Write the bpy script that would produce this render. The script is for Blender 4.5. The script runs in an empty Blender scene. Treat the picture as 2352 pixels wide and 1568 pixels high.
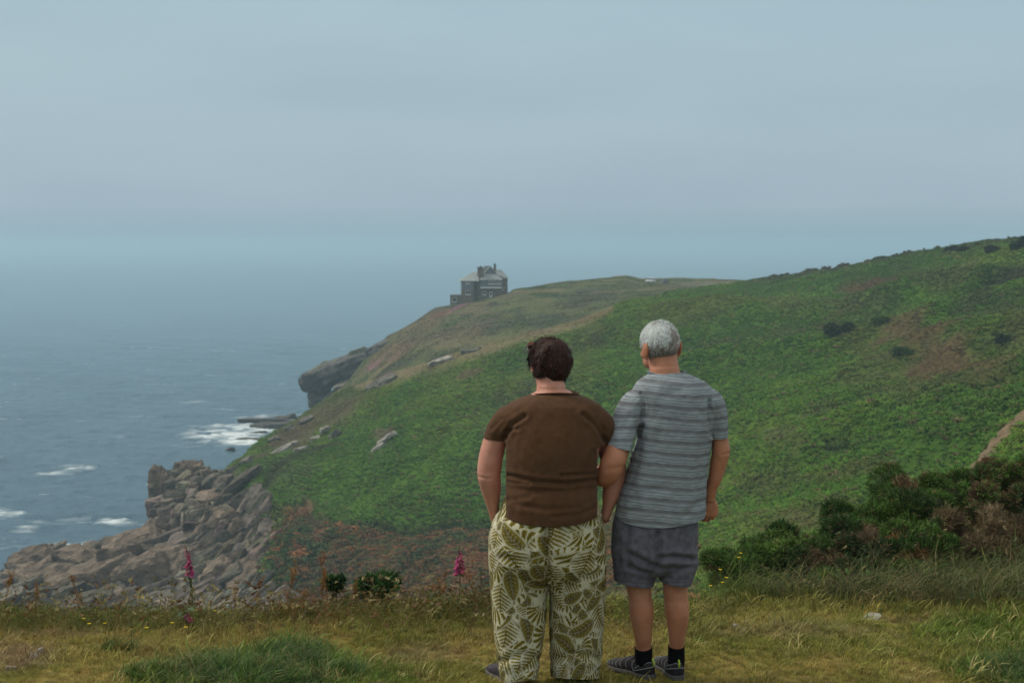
import bpy, bmesh, math, random
import numpy as np
from mathutils import Vector, Matrix

random.seed(7)
RS = np.random.RandomState(11)
SC = bpy.context.scene
COL = SC.collection
rad = math.radians

# ------------------------------------------------------------------ camera
ZC = 2.10                      # eye height above the ground the couple stands on
FPX = 3267.0                   # 50 mm on 36 mm, in pixels of a 2352 wide frame
CU, CV = 1176.0, 784.0
PITCH = math.atan((CV - 560.0) / FPX)
cam_d = bpy.data.cameras.new("camera")
cam_d.lens = 50.0
cam_d.sensor_width = 36.0
cam_d.clip_start = 0.1
cam_d.clip_end = 90000.0
cam_d.dof.use_dof = True
cam_d.dof.focus_distance = 7.0
cam_d.dof.aperture_fstop = 7.1
cam = bpy.data.objects.new("camera", cam_d)
COL.objects.link(cam)
cam.location = (0, 0, ZC)
cam.rotation_euler = (math.pi / 2 - PITCH, 0, 0)
SC.camera = cam

# ------------------------------------------------------------------ render set-up
SC.view_settings.view_transform = 'Standard'
SC.view_settings.look = 'None'
SC.view_settings.exposure = 0.0
SC.view_settings.gamma = 1.0
SC.render.engine = 'CYCLES'
SC.cycles.use_denoising = True
SC.cycles.max_bounces = 6
SC.cycles.diffuse_bounces = 3
SC.cycles.glossy_bounces = 2
SC.cycles.transmission_bounces = 3
SC.cycles.volume_bounces = 4
SC.cycles.transparent_max_bounces = 6

# ------------------------------------------------------------------ sky and sun
SUN_EL, SUN_AZ = rad(46), rad(-74)      # azimuth from +Y, negative towards the sea
SKY_STRENGTH = 0.1
world = bpy.data.worlds.new("World")
SC.world = world
world.use_nodes = True
nt = world.node_tree
nt.nodes.clear()
def N(nt, typ, **kw):
    n = nt.nodes.new(typ)
    for k, v in kw.items():
        setattr(n, k, v)
    return n
def ramp(nt, stops, interp='LINEAR'):
    r = N(nt, 'ShaderNodeValToRGB')
    r.color_ramp.interpolation = interp
    e = r.color_ramp.elements
    while len(e) > 1:
        e.remove(e[-1])
    e[0].position, e[0].color = stops[0][0], (*stops[0][1], 1)
    for p, c in stops[1:]:
        x = e.new(p); x.color = (*c, 1)
    return r
w_out = N(nt, 'ShaderNodeOutputWorld')
bg = N(nt, 'ShaderNodeBackground'); bg.inputs['Strength'].default_value = SKY_STRENGTH
sky = N(nt, 'ShaderNodeTexSky', sky_type='NISHITA', sun_disc=False)
sky.sun_elevation = SUN_EL
sky.sun_rotation = SUN_AZ
sky.air_density, sky.dust_density = 1.6, 5.0
tc = N(nt, 'ShaderNodeTexCoord')
sep = N(nt, 'ShaderNodeSeparateXYZ'); nt.links.new(tc.outputs['Generated'], sep.inputs[0])
# soft cloud banks: noise stretched along the horizon bends the elevation that feeds the ramp
mp = N(nt, 'ShaderNodeMapping'); mp.inputs['Scale'].default_value = (3.0, 3.0, 14.0)
nt.links.new(tc.outputs['Generated'], mp.inputs[0])
nz = N(nt, 'ShaderNodeTexNoise'); nz.inputs['Scale'].default_value = 1.3; nz.inputs['Detail'].default_value = 3.0
nt.links.new(mp.outputs[0], nz.inputs['Vector'])
# overcast: fog-grey at the horizon, brighter towards the zenith
rp = ramp(nt, [(0.0, (.0325, .0465, .0545)), (0.012, (.0350, .0480, .0560)), (0.026, (.0395, .0515, .0600)), (0.05, (.0400, .0523, .0606)), (0.10, (.0398, .0535, .0615)),
               (0.24, (.0410, .0570, .0640)), (0.5, (.072, .077, .075)), (1.0, (.102, .101, .092))])
nt.links.new(sep.outputs['Z'], rp.inputs[0])
sc1 = N(nt, 'ShaderNodeMix', data_type='RGBA', blend_type='MULTIPLY'); sc1.inputs[0].default_value = 1.0
nt.links.new(rp.outputs[0], sc1.inputs[6]); sc1.inputs[7].default_value = (100, 100, 100, 1)
nr = ramp(nt, [(0.3, (.945, .955, .965)), (0.7, (1.045, 1.035, 1.025))])
nt.links.new(nz.outputs['Fac'], nr.inputs[0])
sc2 = N(nt, 'ShaderNodeMix', data_type='RGBA', blend_type='MULTIPLY'); sc2.inputs[0].default_value = 1.0
nt.links.new(sc1.outputs[2], sc2.inputs[6]); nt.links.new(nr.outputs[0], sc2.inputs[7])
mx = N(nt, 'ShaderNodeMix', data_type='RGBA'); mx.inputs[0].default_value = 0.9
nt.links.new(sky.outputs[0], mx.inputs[6]); nt.links.new(sc2.outputs[2], mx.inputs[7])
nt.links.new(mx.outputs[2], bg.inputs['Color'])
nt.links.new(bg.outputs[0], w_out.inputs['Surface'])

sun_d = bpy.data.lights.new("sun", 'SUN')
sun_d.energy = 2.2
sun_d.angle = rad(14)
sun_d.color = (1.0, 0.94, 0.83)
sun = bpy.data.objects.new("sun", sun_d)
COL.objects.link(sun)
sun.location = (-40, 40, 80)
_sd = Vector((math.sin(SUN_AZ) * math.cos(SUN_EL), math.cos(SUN_AZ) * math.cos(SUN_EL), math.sin(SUN_EL)))
sun.rotation_euler = (-_sd).to_track_quat('-Z', 'Y').to_euler()

# ------------------------------------------------------------------ helpers
cP, sP = math.cos(PITCH), math.sin(PITCH)
def unproj(u, v, Y):
    """world points seen at photo pixel (u, v) of a 2352 frame, at distance Y in front of the camera"""
    u, v, Y = np.broadcast_arrays(np.asarray(u, float), np.asarray(v, float), np.asarray(Y, float))
    cx = (u - CU) / FPX; cy = (CV - v) / FPX
    dy = cP + cy * sP; dz = -sP + cy * cP
    k = Y / dy
    return np.stack([cx * k, Y, ZC + dz * k], -1)
def proj(p):
    p = np.asarray(p, float)
    x, y, z = p[..., 0], p[..., 1], p[..., 2] - ZC
    f = y * cP - z * sP; up = y * sP + z * cP
    return CU + FPX * x / f, CV - FPX * up / f

def _hash(ix, iy, iz, seed):
    h = (ix.astype(np.int64) * 374761393 + iy.astype(np.int64) * 668265263 + iz.astype(np.int64) * 2147483647 + seed * 974634777) & 0xffffffff
    h = ((h ^ (h >> 13)) * 1274126177) & 0xffffffff
    h = ((h ^ (h >> 16)) * 2246822519) & 0xffffffff
    return ((h ^ (h >> 15)) & 0xffffff) / float(0xffffff)
def vnoise(p, seed=0):
    """value noise, -1..1, p is (..., 3)"""
    p = np.asarray(p, float)
    i = np.floor(p).astype(np.int64); f = p - i; f = f * f * f * (f * (f * 6 - 15) + 10)
    r = 0
    for dx in (0, 1):
        wx = f[..., 0] if dx else 1 - f[..., 0]
        for dy in (0, 1):
            wy = f[..., 1] if dy else 1 - f[..., 1]
            for dz in (0, 1):
                wz = f[..., 2] if dz else 1 - f[..., 2]
                r = r + wx * wy * wz * _hash(i[..., 0] + dx, i[..., 1] + dy, i[..., 2] + dz, seed)
    return r * 2 - 1
def fbm(p, oct=4, seed=0, gain=.5):
    p = np.asarray(p, float); a = 1; s = 0; t = 0
    for k in range(oct):
        s = s + a * vnoise(p * (2.03 ** k) + 17.3 * k, seed + k); t += a; a *= gain
    return s / t
def sstep(a, b, x):
    t = np.clip((x - a) / (b - a), 0, 1); return t * t * (3 - 2 * t)

def tag(o, label=None, cat=None, group=None, kind=None):
    for k, v in (('label', label), ('category', cat), ('group', group), ('kind', kind)):
        if v: o[k] = v
    return o
def link(o, parent=None):
    COL.objects.link(o)
    if parent is not None: o.parent = parent
    return o
def empty(name, loc=(0, 0, 0)):
    o = bpy.data.objects.new(name, None); o.empty_display_size = .2
    COL.objects.link(o); o.location = loc
    return o
def fast_mesh(name, V, F, smooth=True):
    """mesh from an (n,3) array and an (m,3|4) array or a list of such arrays"""
    me = bpy.data.meshes.new(name)
    Fs = F if isinstance(F, (list, tuple)) else [F]
    Fs = [np.asarray(f, np.int32) for f in Fs if len(f)]
    V = np.asarray(V, np.float32)
    me.vertices.add(len(V)); me.vertices.foreach_set('co', V.ravel())
    li = np.concatenate([f.ravel() for f in Fs]); tot = np.concatenate([np.full(len(f), f.shape[1], np.int32) for f in Fs])
    st = np.concatenate([[0], np.cumsum(tot)[:-1]]).astype(np.int32)
    me.loops.add(len(li)); me.loops.foreach_set('vertex_index', li)
    me.polygons.add(len(tot)); me.polygons.foreach_set('loop_start', st); me.polygons.foreach_set('loop_total', tot)
    me.polygons.foreach_set('use_smooth', np.full(len(tot), smooth))
    me.update(calc_edges=True); me.validate()
    return me
def mobj(name, V, F, mat, parent=None, smooth=True):
    me = fast_mesh(name, V, F, smooth)
    if mat: me.materials.append(mat)
    return link(bpy.data.objects.new(name, me), parent)
def set_col(me, name, C):
    C = np.asarray(C, np.float32)
    if C.shape[-1] == 3: C = np.concatenate([C, np.ones((len(C), 1), np.float32)], 1)
    a = me.attributes.new(name, 'FLOAT_COLOR', 'POINT'); a.data.foreach_set('color', C.ravel())
def set_flt(me, name, x):
    a = me.attributes.new(name, 'FLOAT', 'POINT'); a.data.foreach_set('value', np.asarray(x, np.float32))
def grid_faces(nu, nv, wrap=False):
    """faces of a grid with nv rows of nu vertices"""
    i = np.arange(nu if wrap else nu - 1); j = np.arange(nv - 1)
    I, J = np.meshgrid(i, j); I2 = (I + 1) % nu
    return np.stack([J * nu + I, J * nu + I2, (J + 1) * nu + I2, (J + 1) * nu + I], -1).reshape(-1, 4)
class Geo:
    """collects pieces into one mesh"""
    def __init__(s): s.V = []; s.Q = []; s.T = []; s.n = 0; s.C = []
    def add(s, V, Q=None, T=None, col=None):
        V = np.asarray(V, float)
        s.V.append(V)
        if Q is not None and len(Q): s.Q.append(np.asarray(Q) + s.n)
        if T is not None and len(T): s.T.append(np.asarray(T) + s.n)
        if col is not None: s.C.append(np.broadcast_to(np.asarray(col, float), (len(V), 3)))
        s.n += len(V)
    def mesh(s, name, smooth=True):
        F = []
        if s.Q: F.append(np.concatenate(s.Q))
        if s.T: F.append(np.concatenate(s.T))
        me = fast_mesh(name, np.concatenate(s.V), F, smooth)
        if s.C: set_col(me, 'tint', np.concatenate(s.C))
        return me
    def obj(s, name, mat, parent=None, smooth=True):
        me = s.mesh(name, smooth)
        if mat: me.materials.append(mat)
        return link(bpy.data.objects.new(name, me), parent)
def tube(path, r, n=8, cap=True, flat=None):
    """a tube along path; r scalar or per point (or (rx, ry) pairs)"""
    P = np.asarray(path, float); m = len(P)
    r = np.asarray(r, float)
    if r.ndim == 0: r = np.full(m, float(r))
    if r.ndim == 1: r = np.stack([r, r], 1)
    T = np.gradient(P, axis=0); T /= np.linalg.norm(T, axis=1, keepdims=True) + 1e-12
    up = np.array([0, 1.0, 0]) if abs(T[0][1]) < .9 else np.array([1.0, 0, 0])
    V = []
    for k in range(m):
        a = up - T[k] * np.dot(up, T[k]); a /= np.linalg.norm(a); up = a
        b = np.cross(T[k], a)
        th = np.arange(n) / n * 2 * np.pi
        V.append(P[k] + np.cos(th)[:, None] * b * r[k, 0] + np.sin(th)[:, None] * a * r[k, 1])
    V = np.concatenate(V); Q = grid_faces(n, m, True); Tt = []
    if cap:
        V = np.concatenate([V, P[:1], P[-1:]])
        c0, c1 = m * n, m * n + 1
        Tt = [(c0, (i + 1) % n, i) for i in range(n)] + [(c1, (m - 1) * n + i, (m - 1) * n + (i + 1) % n) for i in range(n)]
    return V, Q, np.array(Tt).reshape(-1, 3)
def box(cx, cy, cz, sx, sy, sz):
    V = np.array([(x, y, z) for z in (-.5, .5) for y in (-.5, .5) for x in (-.5, .5)]) * (sx, sy, sz) + (cx, cy, cz)
    Q = np.array([(0, 2, 3, 1), (4, 5, 7, 6), (0, 1, 5, 4), (2, 6, 7, 3), (0, 4, 6, 2), (1, 3, 7, 5)])
    return V, Q

# ------------------------------------------------------------------ materials
def new_mat(name):
    m = bpy.data.materials.new(name); m.use_nodes = True
    b = m.node_tree.nodes['Principled BSDF']
    return m, m.node_tree, b
def simple_mat(name, col, rough=.7, spec=.3, noise=0.0, nscale=20.0, bump=0.0, bscale=200.0, col2=None, metallic=0.0):
    m, nt, b = new_mat(name)
    b.inputs['Roughness'].default_value = rough
    b.inputs['Specular IOR Level'].default_value = spec
    b.inputs['Metallic'].default_value = metallic
    b.inputs['Base Color'].default_value = (*col, 1)
    tcn = N(nt, 'ShaderNodeTexCoord')
    if noise or col2:
        n1 = N(nt, 'ShaderNodeTexNoise'); n1.inputs['Scale'].default_value = nscale; n1.inputs['Detail'].default_value = 5
        nt.links.new(tcn.outputs['Object'], n1.inputs['Vector'])
        c2 = col2 or tuple(c * (1 - noise) for c in col); c1 = col if col2 else tuple(min(1, c * (1 + noise)) for c in col)
        r = ramp(nt, [(.32, c2), (.68, c1)])
        nt.links.new(n1.outputs['Fac'], r.inputs[0]); nt.links.new(r.outputs[0], b.inputs['Base Color'])
    if bump:
        n2 = N(nt, 'ShaderNodeTexNoise'); n2.inputs['Scale'].default_value = bscale; n2.inputs['Detail'].default_value = 4
        nt.links.new(tcn.outputs['Object'], n2.inputs['Vector'])
        bp = N(nt, 'ShaderNodeBump'); bp.inputs['Strength'].default_value = bump; bp.inputs['Distance'].default_value = 1.0 / bscale
        nt.links.new(n2.outputs['Fac'], bp.inputs['Height']); nt.links.new(bp.outputs[0], b.inputs['Normal'])
    return m
def attr_mat(name, attr='tint', rough=.8, spec=.2, instancer=False, jitter=.25, nscale=6.0, transl=0.0, bump=0.0, bscale=3.0):
    """base colour from a mesh / instance attribute, varied by noise"""
    m, nt, b = new_mat(name)
    b.inputs['Roughness'].default_value = rough
    b.inputs['Specular IOR Level'].default_value = spec
    a = N(nt, 'ShaderNodeAttribute', attribute_name=attr)
    if instancer: a.attribute_type = 'INSTANCER'
    tcn = N(nt, 'ShaderNodeTexCoord')
    geo = N(nt, 'ShaderNodeNewGeometry')
    n1 = N(nt, 'ShaderNodeTexNoise'); n1.inputs['Scale'].default_value = nscale; n1.inputs['Detail'].default_value = 6
    nt.links.new(geo.outputs['Position'], n1.inputs['Vector'])
    r = ramp(nt, [(.3, (1 - jitter,) * 3), (.7, (1 + jitter,) * 3)])
    nt.links.new(n1.outputs['Fac'], r.inputs[0])
    mm = N(nt, 'ShaderNodeMix', data_type='RGBA', blend_type='MULTIPLY'); mm.inputs[0].default_value = 1
    nt.links.new(a.outputs['Color'], mm.inputs[6]); nt.links.new(r.outputs[0], mm.inputs[7])
    nt.links.new(mm.outputs[2], b.inputs['Base Color'])
    if bump:
        bp = N(nt, 'ShaderNodeBump'); bp.inputs['Strength'].default_value = bump; bp.inputs['Distance'].default_value = 1.0 / bscale
        n2 = N(nt, 'ShaderNodeTexNoise'); n2.inputs['Scale'].default_value = bscale; n2.inputs['Detail'].default_value = 6
        nt.links.new(geo.outputs['Position'], n2.inputs['Vector'])
        nt.links.new(n2.outputs['Fac'], bp.inputs['Height']); nt.links.new(bp.outputs[0], b.inputs['Normal'])
    if transl:
        tr = N(nt, 'ShaderNodeBsdfTranslucent'); nt.links.new(mm.outputs[2], tr.inputs[0])
        ms = N(nt, 'ShaderNodeMixShader'); ms.inputs[0].default_value = transl
        o = nt.nodes['Material Output']
        nt.links.new(b.outputs[0], ms.inputs[1]); nt.links.new(tr.outputs[0], ms.inputs[2]); nt.links.new(ms.outputs[0], o.inputs[0])
    return m

def scatter(name, P, rot, scl, col, sources, which, mat_note=None):
    """one 'stuff' object: instances of the source meshes on points, with per-instance colour"""
    me = bpy.data.meshes.new(name)
    P = np.asarray(P, np.float32)
    me.vertices.add(len(P)); me.vertices.foreach_set('co', P.ravel())
    a = me.attributes.new('rot', 'FLOAT_VECTOR', 'POINT'); a.data.foreach_set('vector', np.asarray(rot, np.float32).ravel())
    a = me.attributes.new('scl', 'FLOAT_VECTOR', 'POINT'); a.data.foreach_set('vector', np.asarray(scl, np.float32).ravel())
    a = me.attributes.new('which', 'INT', 'POINT'); a.data.foreach_set('value', np.asarray(which, np.int32))
    set_col(me, 'tint', col)
    o = bpy.data.objects.new(name, me); link(o)
    src = bpy.data.collections.new(name + "_kinds")
    for k, s in enumerate(sources):
        so = bpy.data.objects.new("%s_kind_%02d" % (name, k), s); src.objects.link(so)
    ng = bpy.data.node_groups.new(name + "_scatter", 'GeometryNodeTree')
    ng.interface.new_socket("Geometry", in_out='INPUT', socket_type='NodeSocketGeometry')
    ng.interface.new_socket("Geometry", in_out='OUTPUT', socket_type='NodeSocketGeometry')
    gi, go = ng.nodes.new('NodeGroupInput'), ng.nodes.new('NodeGroupOutput')
    ci = ng.nodes.new('GeometryNodeCollectionInfo'); ci.inputs['Collection'].default_value = src
    ci.inputs['Separate Children'].default_value = True; ci.inputs['Reset Children'].default_value = True
    ip = ng.nodes.new('GeometryNodeInstanceOnPoints'); ip.inputs['Pick Instance'].default_value = True
    def na(n, t):
        x = ng.nodes.new('GeometryNodeInputNamedAttribute'); x.data_type = t; x.inputs['Name'].default_value = n
        return [q for q in x.outputs if q.enabled and q.name == 'Attribute'][0]
    L = ng.links.new
    L(gi.outputs[0], ip.inputs['Points']); L(ci.outputs[0], ip.inputs['Instance'])
    L(na('which', 'INT'), ip.inputs['Instance Index'])
    e2r = ng.nodes.new('FunctionNodeEulerToRotation')
    L(na('rot', 'FLOAT_VECTOR'), e2r.inputs[0]); L(e2r.outputs[0], ip.inputs['Rotation'])
    L(na('scl', 'FLOAT_VECTOR'), ip.inputs['Scale'])
    L(ip.outputs[0], go.inputs[0])
    md = o.modifiers.new('scatter', 'NODES'); md.node_group = ng
    return tag(o, kind='stuff')
# ================================================================== SEA
SEA_Z = -48.0
def build_sea():
    nu, nv = 620, 760
    a = np.linspace(-.95, .62, nu)
    t = np.linspace(0, 1, nv)
    Y = np.where(t < .80, 110 * (1500 / 110.) ** (t / .80), 1500 * (60000 / 1500.) ** ((t - .80) / .20))
    A, YY = np.meshgrid(a, Y)
    X = A * YY
    p = np.stack([X, YY, np.zeros_like(X)], -1)
    near = sstep(1500, 300, YY)
    # swell and chop, travelling obliquely to the shore
    d1 = X * .55 + YY * .83
    z = .30 * np.sin(d1 / 4.6 + 2.2 * fbm(p / 60., 2, 3)) + .16 * np.sin((X * .2 + YY * .98) / 2.0 + 2 * fbm(p / 25., 2, 5))
    z = z * .6 + .42 * fbm(p * (.16, .34, 1), 3, 8) + .22 * fbm(p * (.45, .9, 1), 2, 21)
    z *= near
    # foam: patches of broken water in the lee of the rocks, plus stray white caps
    U, Vv = proj(np.stack([X, YY, np.full_like(X, SEA_Z)], -1))
    foam = np.zeros_like(X)
    patches = [(560, 985, 110, 17, .95), (480, 1000, 60, 11, .6), (610, 955, 60, 8, .5), (420, 1020, 120, 10, .28), (540, 1006, 70, 9, .6),
               (10, 1178, 40, 12, 1.05), (60, 1215, 34, 8, .8), (255, 1198, 38, 8, .95), (300, 1205, 40, 5, .5), (165, 1262, 40, 14, 1.2), (110, 1285, 60, 12, .8),
               (230, 1255, 90, 10, .8), (185, 1075, 45, 6, .7), (120, 1085, 60, 5, .5), (348, 1111, 9, 4, 1.0), (275, 1003, 22, 5, .5), (100, 1137, 8, 2.5, .8),
               (5, 1395, 45, 30, 1.5), (80, 1300, 90, 14, .45), (20, 1250, 60, 20, .35), (200, 1140, 60, 8, .25), (520, 940, 45, 5, .35), (400, 1085, 60, 8, .3),
               (640, 968, 60, 10, .8), (575, 1020, 55, 8, .6)]
    for (u, v, ru, rv, s) in patches:
        foam += s * np.exp(-(((U - u) / ru) ** 2 + ((Vv - v) / rv) ** 2))
    n1 = fbm(p * (.10, .22, 1), 4, 31); n2 = fbm(p * (.5, .9, 1), 3, 41)
    foam = foam * (1.0 + 1.3 * n1 + 1.0 * n2)
    caps = sstep(.46, .66, fbm(p * (.05, .16, 1), 3, 51)) * sstep(.0, .5, n2 + n1) * sstep(900, 250, YY)
    foam = np.clip(sstep(.2, 1.15, foam) * (.75 + .8 * n2) + .30 * caps, 0, 1)
    V = np.stack([X, YY, SEA_Z + z + foam * .25], -1).reshape(-1, 3)
    m, nt, b = new_mat("sea_water")
    b.inputs['Roughness'].default_value = .28
    b.inputs['IOR'].default_value = 1.33
    geo = N(nt, 'ShaderNodeNewGeometry')
    at = N(nt, 'ShaderNodeAttribute', attribute_name='foam')
    n1 = N(nt, 'ShaderNodeTexNoise'); n1.inputs['Scale'].default_value = .03; n1.inputs['Detail'].default_value = 4
    nt.links.new(geo.outputs['Position'], n1.inputs['Vector'])
    rr = ramp(nt, [(.3, (.036, .098, .150)), (.7, (.054, .128, .186))])
    nt.links.new(n1.outputs['Fac'], rr.inputs[0])
    mm = N(nt, 'ShaderNodeMix', data_type='RGBA'); nt.links.new(at.outputs['Fac'], mm.inputs[0])
    nt.links.new(rr.outputs[0], mm.inputs[6]); mm.inputs[7].default_value = (.74, .80, .82, 1)
    nt.links.new(mm.outputs[2], b.inputs['Base Color'])
    mr = N(nt, 'ShaderNodeMath', operation='MULTIPLY_ADD'); nt.links.new(at.outputs['Fac'], mr.inputs[0]); mr.inputs[1].default_value = .6; mr.inputs[2].default_value = .26
    nt.links.new(mr.outputs[0], b.inputs['Roughness'])
    mpn = N(nt, 'ShaderNodeMapping'); mpn.inputs['Scale'].default_value = (.6, 1.3, 1)
    mpn.inputs['Rotation'].default_value = (0, 0, .35)
    nt.links.new(geo.outputs['Position'], mpn.inputs[0])
    n2 = N(nt, 'ShaderNodeTexNoise'); n2.inputs['Scale'].default_value = .8; n2.inputs['Detail'].default_value = 7; n2.inputs['Roughness'].default_value = .62
    nt.links.new(mpn.outputs[0], n2.inputs['Vector'])
    bp = N(nt, 'ShaderNodeBump'); bp.inputs['Strength'].default_value = .9; bp.inputs['Distance'].default_value = 1.3
    ch = N(nt, 'ShaderNodeAttribute', attribute_name='chop'); nt.links.new(ch.outputs['Fac'], bp.inputs['Strength'])
    nt.links.new(n2.outputs['Fac'], bp.inputs['Height']); nt.links.new(bp.outputs[0], b.inputs['Normal'])
    o = mobj("sea", V, grid_faces(nu, nv), m)
    set_flt(o.data, 'foam', foam.ravel()); set_flt(o.data, 'chop', (.10 + .75 * sstep(1100, 250, YY)).ravel())     # calmer offshore
    tag(o, kind='structure')
build_sea()

# ================================================================== HILLSIDE AND HEADLAND (one terrain sheet)
def pl(x, pts):
    pts = np.array(pts, float); return np.interp(x, pts[:, 0], pts[:, 1])
NU = 1050
UCOL = np.linspace(-420, 2860, NU)
def smooth1(y, k=9):
    w = np.hanning(k + 2)[1:-1]; w /= w.sum()
    return np.convolve(np.pad(y, k // 2, mode='edge'), w, 'valid')
def line(vs, ys, sm=9):
    return smooth1(pl(UCOL, vs), sm), smooth1(pl(UCOL, ys), 25)
LINES = []
# each line: rows of the photograph along it, and how far away that bit of land is
LINES.append(line([(-420, 2300), (640, 2300), (1650, 1700), (2352, 1340), (2860, 1200)], [(-420, 60), (900, 50), (1650, 38), (2860, 36)]))            # valley floor under the near edge
A_ = line([(-420, 1480), (0, 1425), (640, 1425), (900, 1405), (1200, 1395), (1650, 1320), (2000, 1235), (2352, 1140), (2860, 1010)],
          [(-420, 180), (360, 186), (640, 172), (900, 160), (1200, 140), (1650, 105), (2000, 85), (2352, 70), (2860, 62)])
LINES.append(A_)
B_ = line([(-420, 1405), (0, 1370), (250, 1290), (360, 1230), (500, 1180), (640, 1150), (690, 1150), (722, 1192), (800, 1200), (900, 1200), (1120, 1188), (1400, 1165), (1650, 1135), (2000, 1060), (2352, 985), (2860, 900)],
          [(-420, 200), (360, 212), (640, 207), (720, 195), (900, 186), (1120, 178), (1400, 165), (1650, 140), (2000, 110), (2352, 88), (2860, 75)])
LINES.append(B_)
C_ = line([(-420, 1390), (0, 1350), (250, 1270), (360, 1170), (450, 1125), (520, 1110), (640, 1070), (760, 1020), (900, 985), (1000, 960), (1200, 930), (1650, 880), (2000, 820), (2352, 770), (2860, 690)],
          [(-420, 208), (360, 224), (640, 232), (900, 226), (1200, 220), (1650, 195), (2000, 178), (2352, 148), (2860, 130)])
LINES.append(C_)
D_ = line([(-420, 1385), (0, 1338), (30, 1325), (55, 1282), (95, 1268), (125, 1288), (180, 1268), (250, 1254), (330, 1242), (352, 1205), (364, 1150), (400, 1105), (440, 1090), (470, 1097), (512, 1086),
           (560, 1045), (600, 1010), (660, 975), (720, 938), (800, 893), (900, 862), (1000, 828), (1100, 797), (1200, 769), (1330, 736), (1390, 712), (1450, 690), (1600, 663), (1720, 645), (1800, 636), (1850, 630), (2000, 603), (2100, 584),
           (2150, 576), (2250, 562), (2352, 551), (2500, 535), (2860, 500)],
          [(-420, 214), (250, 222), (360, 236), (450, 240), (510, 247), (600, 270), (720, 290), (800, 285), (1000, 270), (1200, 270), (1330, 276), (1450, 290), (1600, 312), (1720, 335), (2000, 305), (2352, 262), (2860, 240)], 3)
LINES.append(D_)
# behind the spur crest the land dips, then rises to the headland the house stands on
E_v = D_[0] + pl(UCOL, [(-420, 60), (360, 120), (500, 90), (700, 60), (760, 28), (840, 12), (1330, 12), (1500, 10), (1640, 6), (1750, 12), (2860, 14)])
E_y = D_[1] + pl(UCOL, [(-420, 10), (360, 14), (640, 20), (900, 26), (1720, 30), (2860, 30)])
LINES.append((E_v, E_y))
DEEP = 62.0   # metres below the eye: under the sea floor line
def below(y): return 560 + FPX * DEEP / y
G_y = pl(UCOL, [(-420, 245), (360, 265), (560, 300), (640, 330), (760, 345), (1000, 350), (1200, 368), (1450, 398), (1700, 425), (2860, 330)])
G_v = pl(UCOL, [(700, 1010), (730, 972), (780, 930), (830, 888), (880, 846), (940, 800), (1000, 768), (1100, 733), (1200, 708), (1330, 686), (1450, 666), (1560, 657), (1700, 654), (1760, 650), (2000, 625), (2860, 520)])
s = sstep(690, 640, UCOL); G_v = G_v * (1 - s) + below(G_y) * s
LINES.append((G_v, G_y))
F_y = pl(UCOL, [(-420, 300), (360, 320), (640, 385), (700, 395), (840, 402), (1000, 424), (1170, 440), (1300, 458), (1420, 480), (1600, 500), (1720, 490), (1900, 440), (2860, 400)])
F_v = pl(UCOL, [(690, 1010), (712, 985), (726, 930), (760, 900), (800, 866), (835, 815), (870, 795), (890, 772), (930, 752), (965, 730), (1000, 706), (1035, 700), (1100, 690), (1170, 672), (1180, 664), (1230, 657), (1300, 647), (1380, 640), (1420, 635), (1440, 634), (1470, 641), (1520, 641), (1560, 640), (1640, 642), (1700, 644), (1740, 646), (1800, 648), (2000, 640), (2860, 540)])
s = sstep(708, 690, UCOL); F_v = F_v * (1 - s) + below(F_y) * s
LINES.append((F_v, F_y))
H_y = F_y + pl(UCOL, [(-420, 40), (700, 20), (1000, 30), (1200, 60), (1500, 120), (2860, 120)])
H_v = np.maximum(F_v + pl(UCOL, [(700, 60), (1000, 110), (1200, 60), (1500, 20), (2860, 30)]), 0)
s = sstep(1250, 1000, UCOL); H_v = H_v * (1 - s) + below(H_y) * s
LINES.append((H_v, H_y))
LINES.append((below(H_y + 90), H_y + 90))
SEGN = [10, 90, 110, 130, 26, 60, 80, 24, 10]

LP = np.stack([unproj(UCOL, v, y) for v, y in LINES])          # (L, NU, 3)
LY = LP[:, :, 1]; LZ = LP[:, :, 2]; LX = LP[:, :, 0]
def pchip_rows(Yk, Zk, segn):
    L = len(Yk); h = np.diff(Yk, axis=0); d = np.diff(Zk, axis=0) / h
    m = np.zeros_like(Zk)
    for k in range(1, L - 1):
        w1 = 2 * h[k] + h[k - 1]; w2 = h[k] + 2 * h[k - 1]
        ok = d[k - 1] * d[k] > 0
        with np.errstate(divide='ignore', invalid='ignore'):
            hm = (w1 + w2) / (w1 / d[k - 1] + w2 / d[k])
        m[k] = np.where(ok, hm, 0)
    m[0], m[-1] = d[0], d[-1]
    oy, oz, ol = [], [], []
    for k in range(L - 1):
        t = np.linspace(0, 1, segn[k], endpoint=False)
        if k == L - 2: t = np.linspace(0, 1, segn[k])
        for tt in t:
            oy.append(Yk[k] + h[k] * tt)
            oz.append((2 * tt**3 - 3 * tt**2 + 1) * Zk[k] + (tt**3 - 2 * tt**2 + tt) * h[k] * m[k] + (-2 * tt**3 + 3 * tt**2) * Zk[k + 1] + (tt**3 - tt**2) * h[k] * m[k + 1])
            ol.append(k + tt)
    return np.array(oy), np.array(oz), np.array(ol)
TY, TZ, TL = pchip_rows(LY, LZ, SEGN)
AX = LX / LY
# sideways position: follow each column's own direction
TX = np.zeros_like(TY)
for r in range(len(TL)):
    k = min(int(TL[r]), len(LINES) - 2); tt = TL[r] - k
    TX[r] = (AX[k] * (1 - tt) + AX[k + 1] * tt) * TY[r]
NR = len(TL)
TP = np.stack([TX, TY, TZ], -1)
TU0, TV0 = proj(TP)
row = TL[:, None] * np.ones((1, NU))

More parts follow.
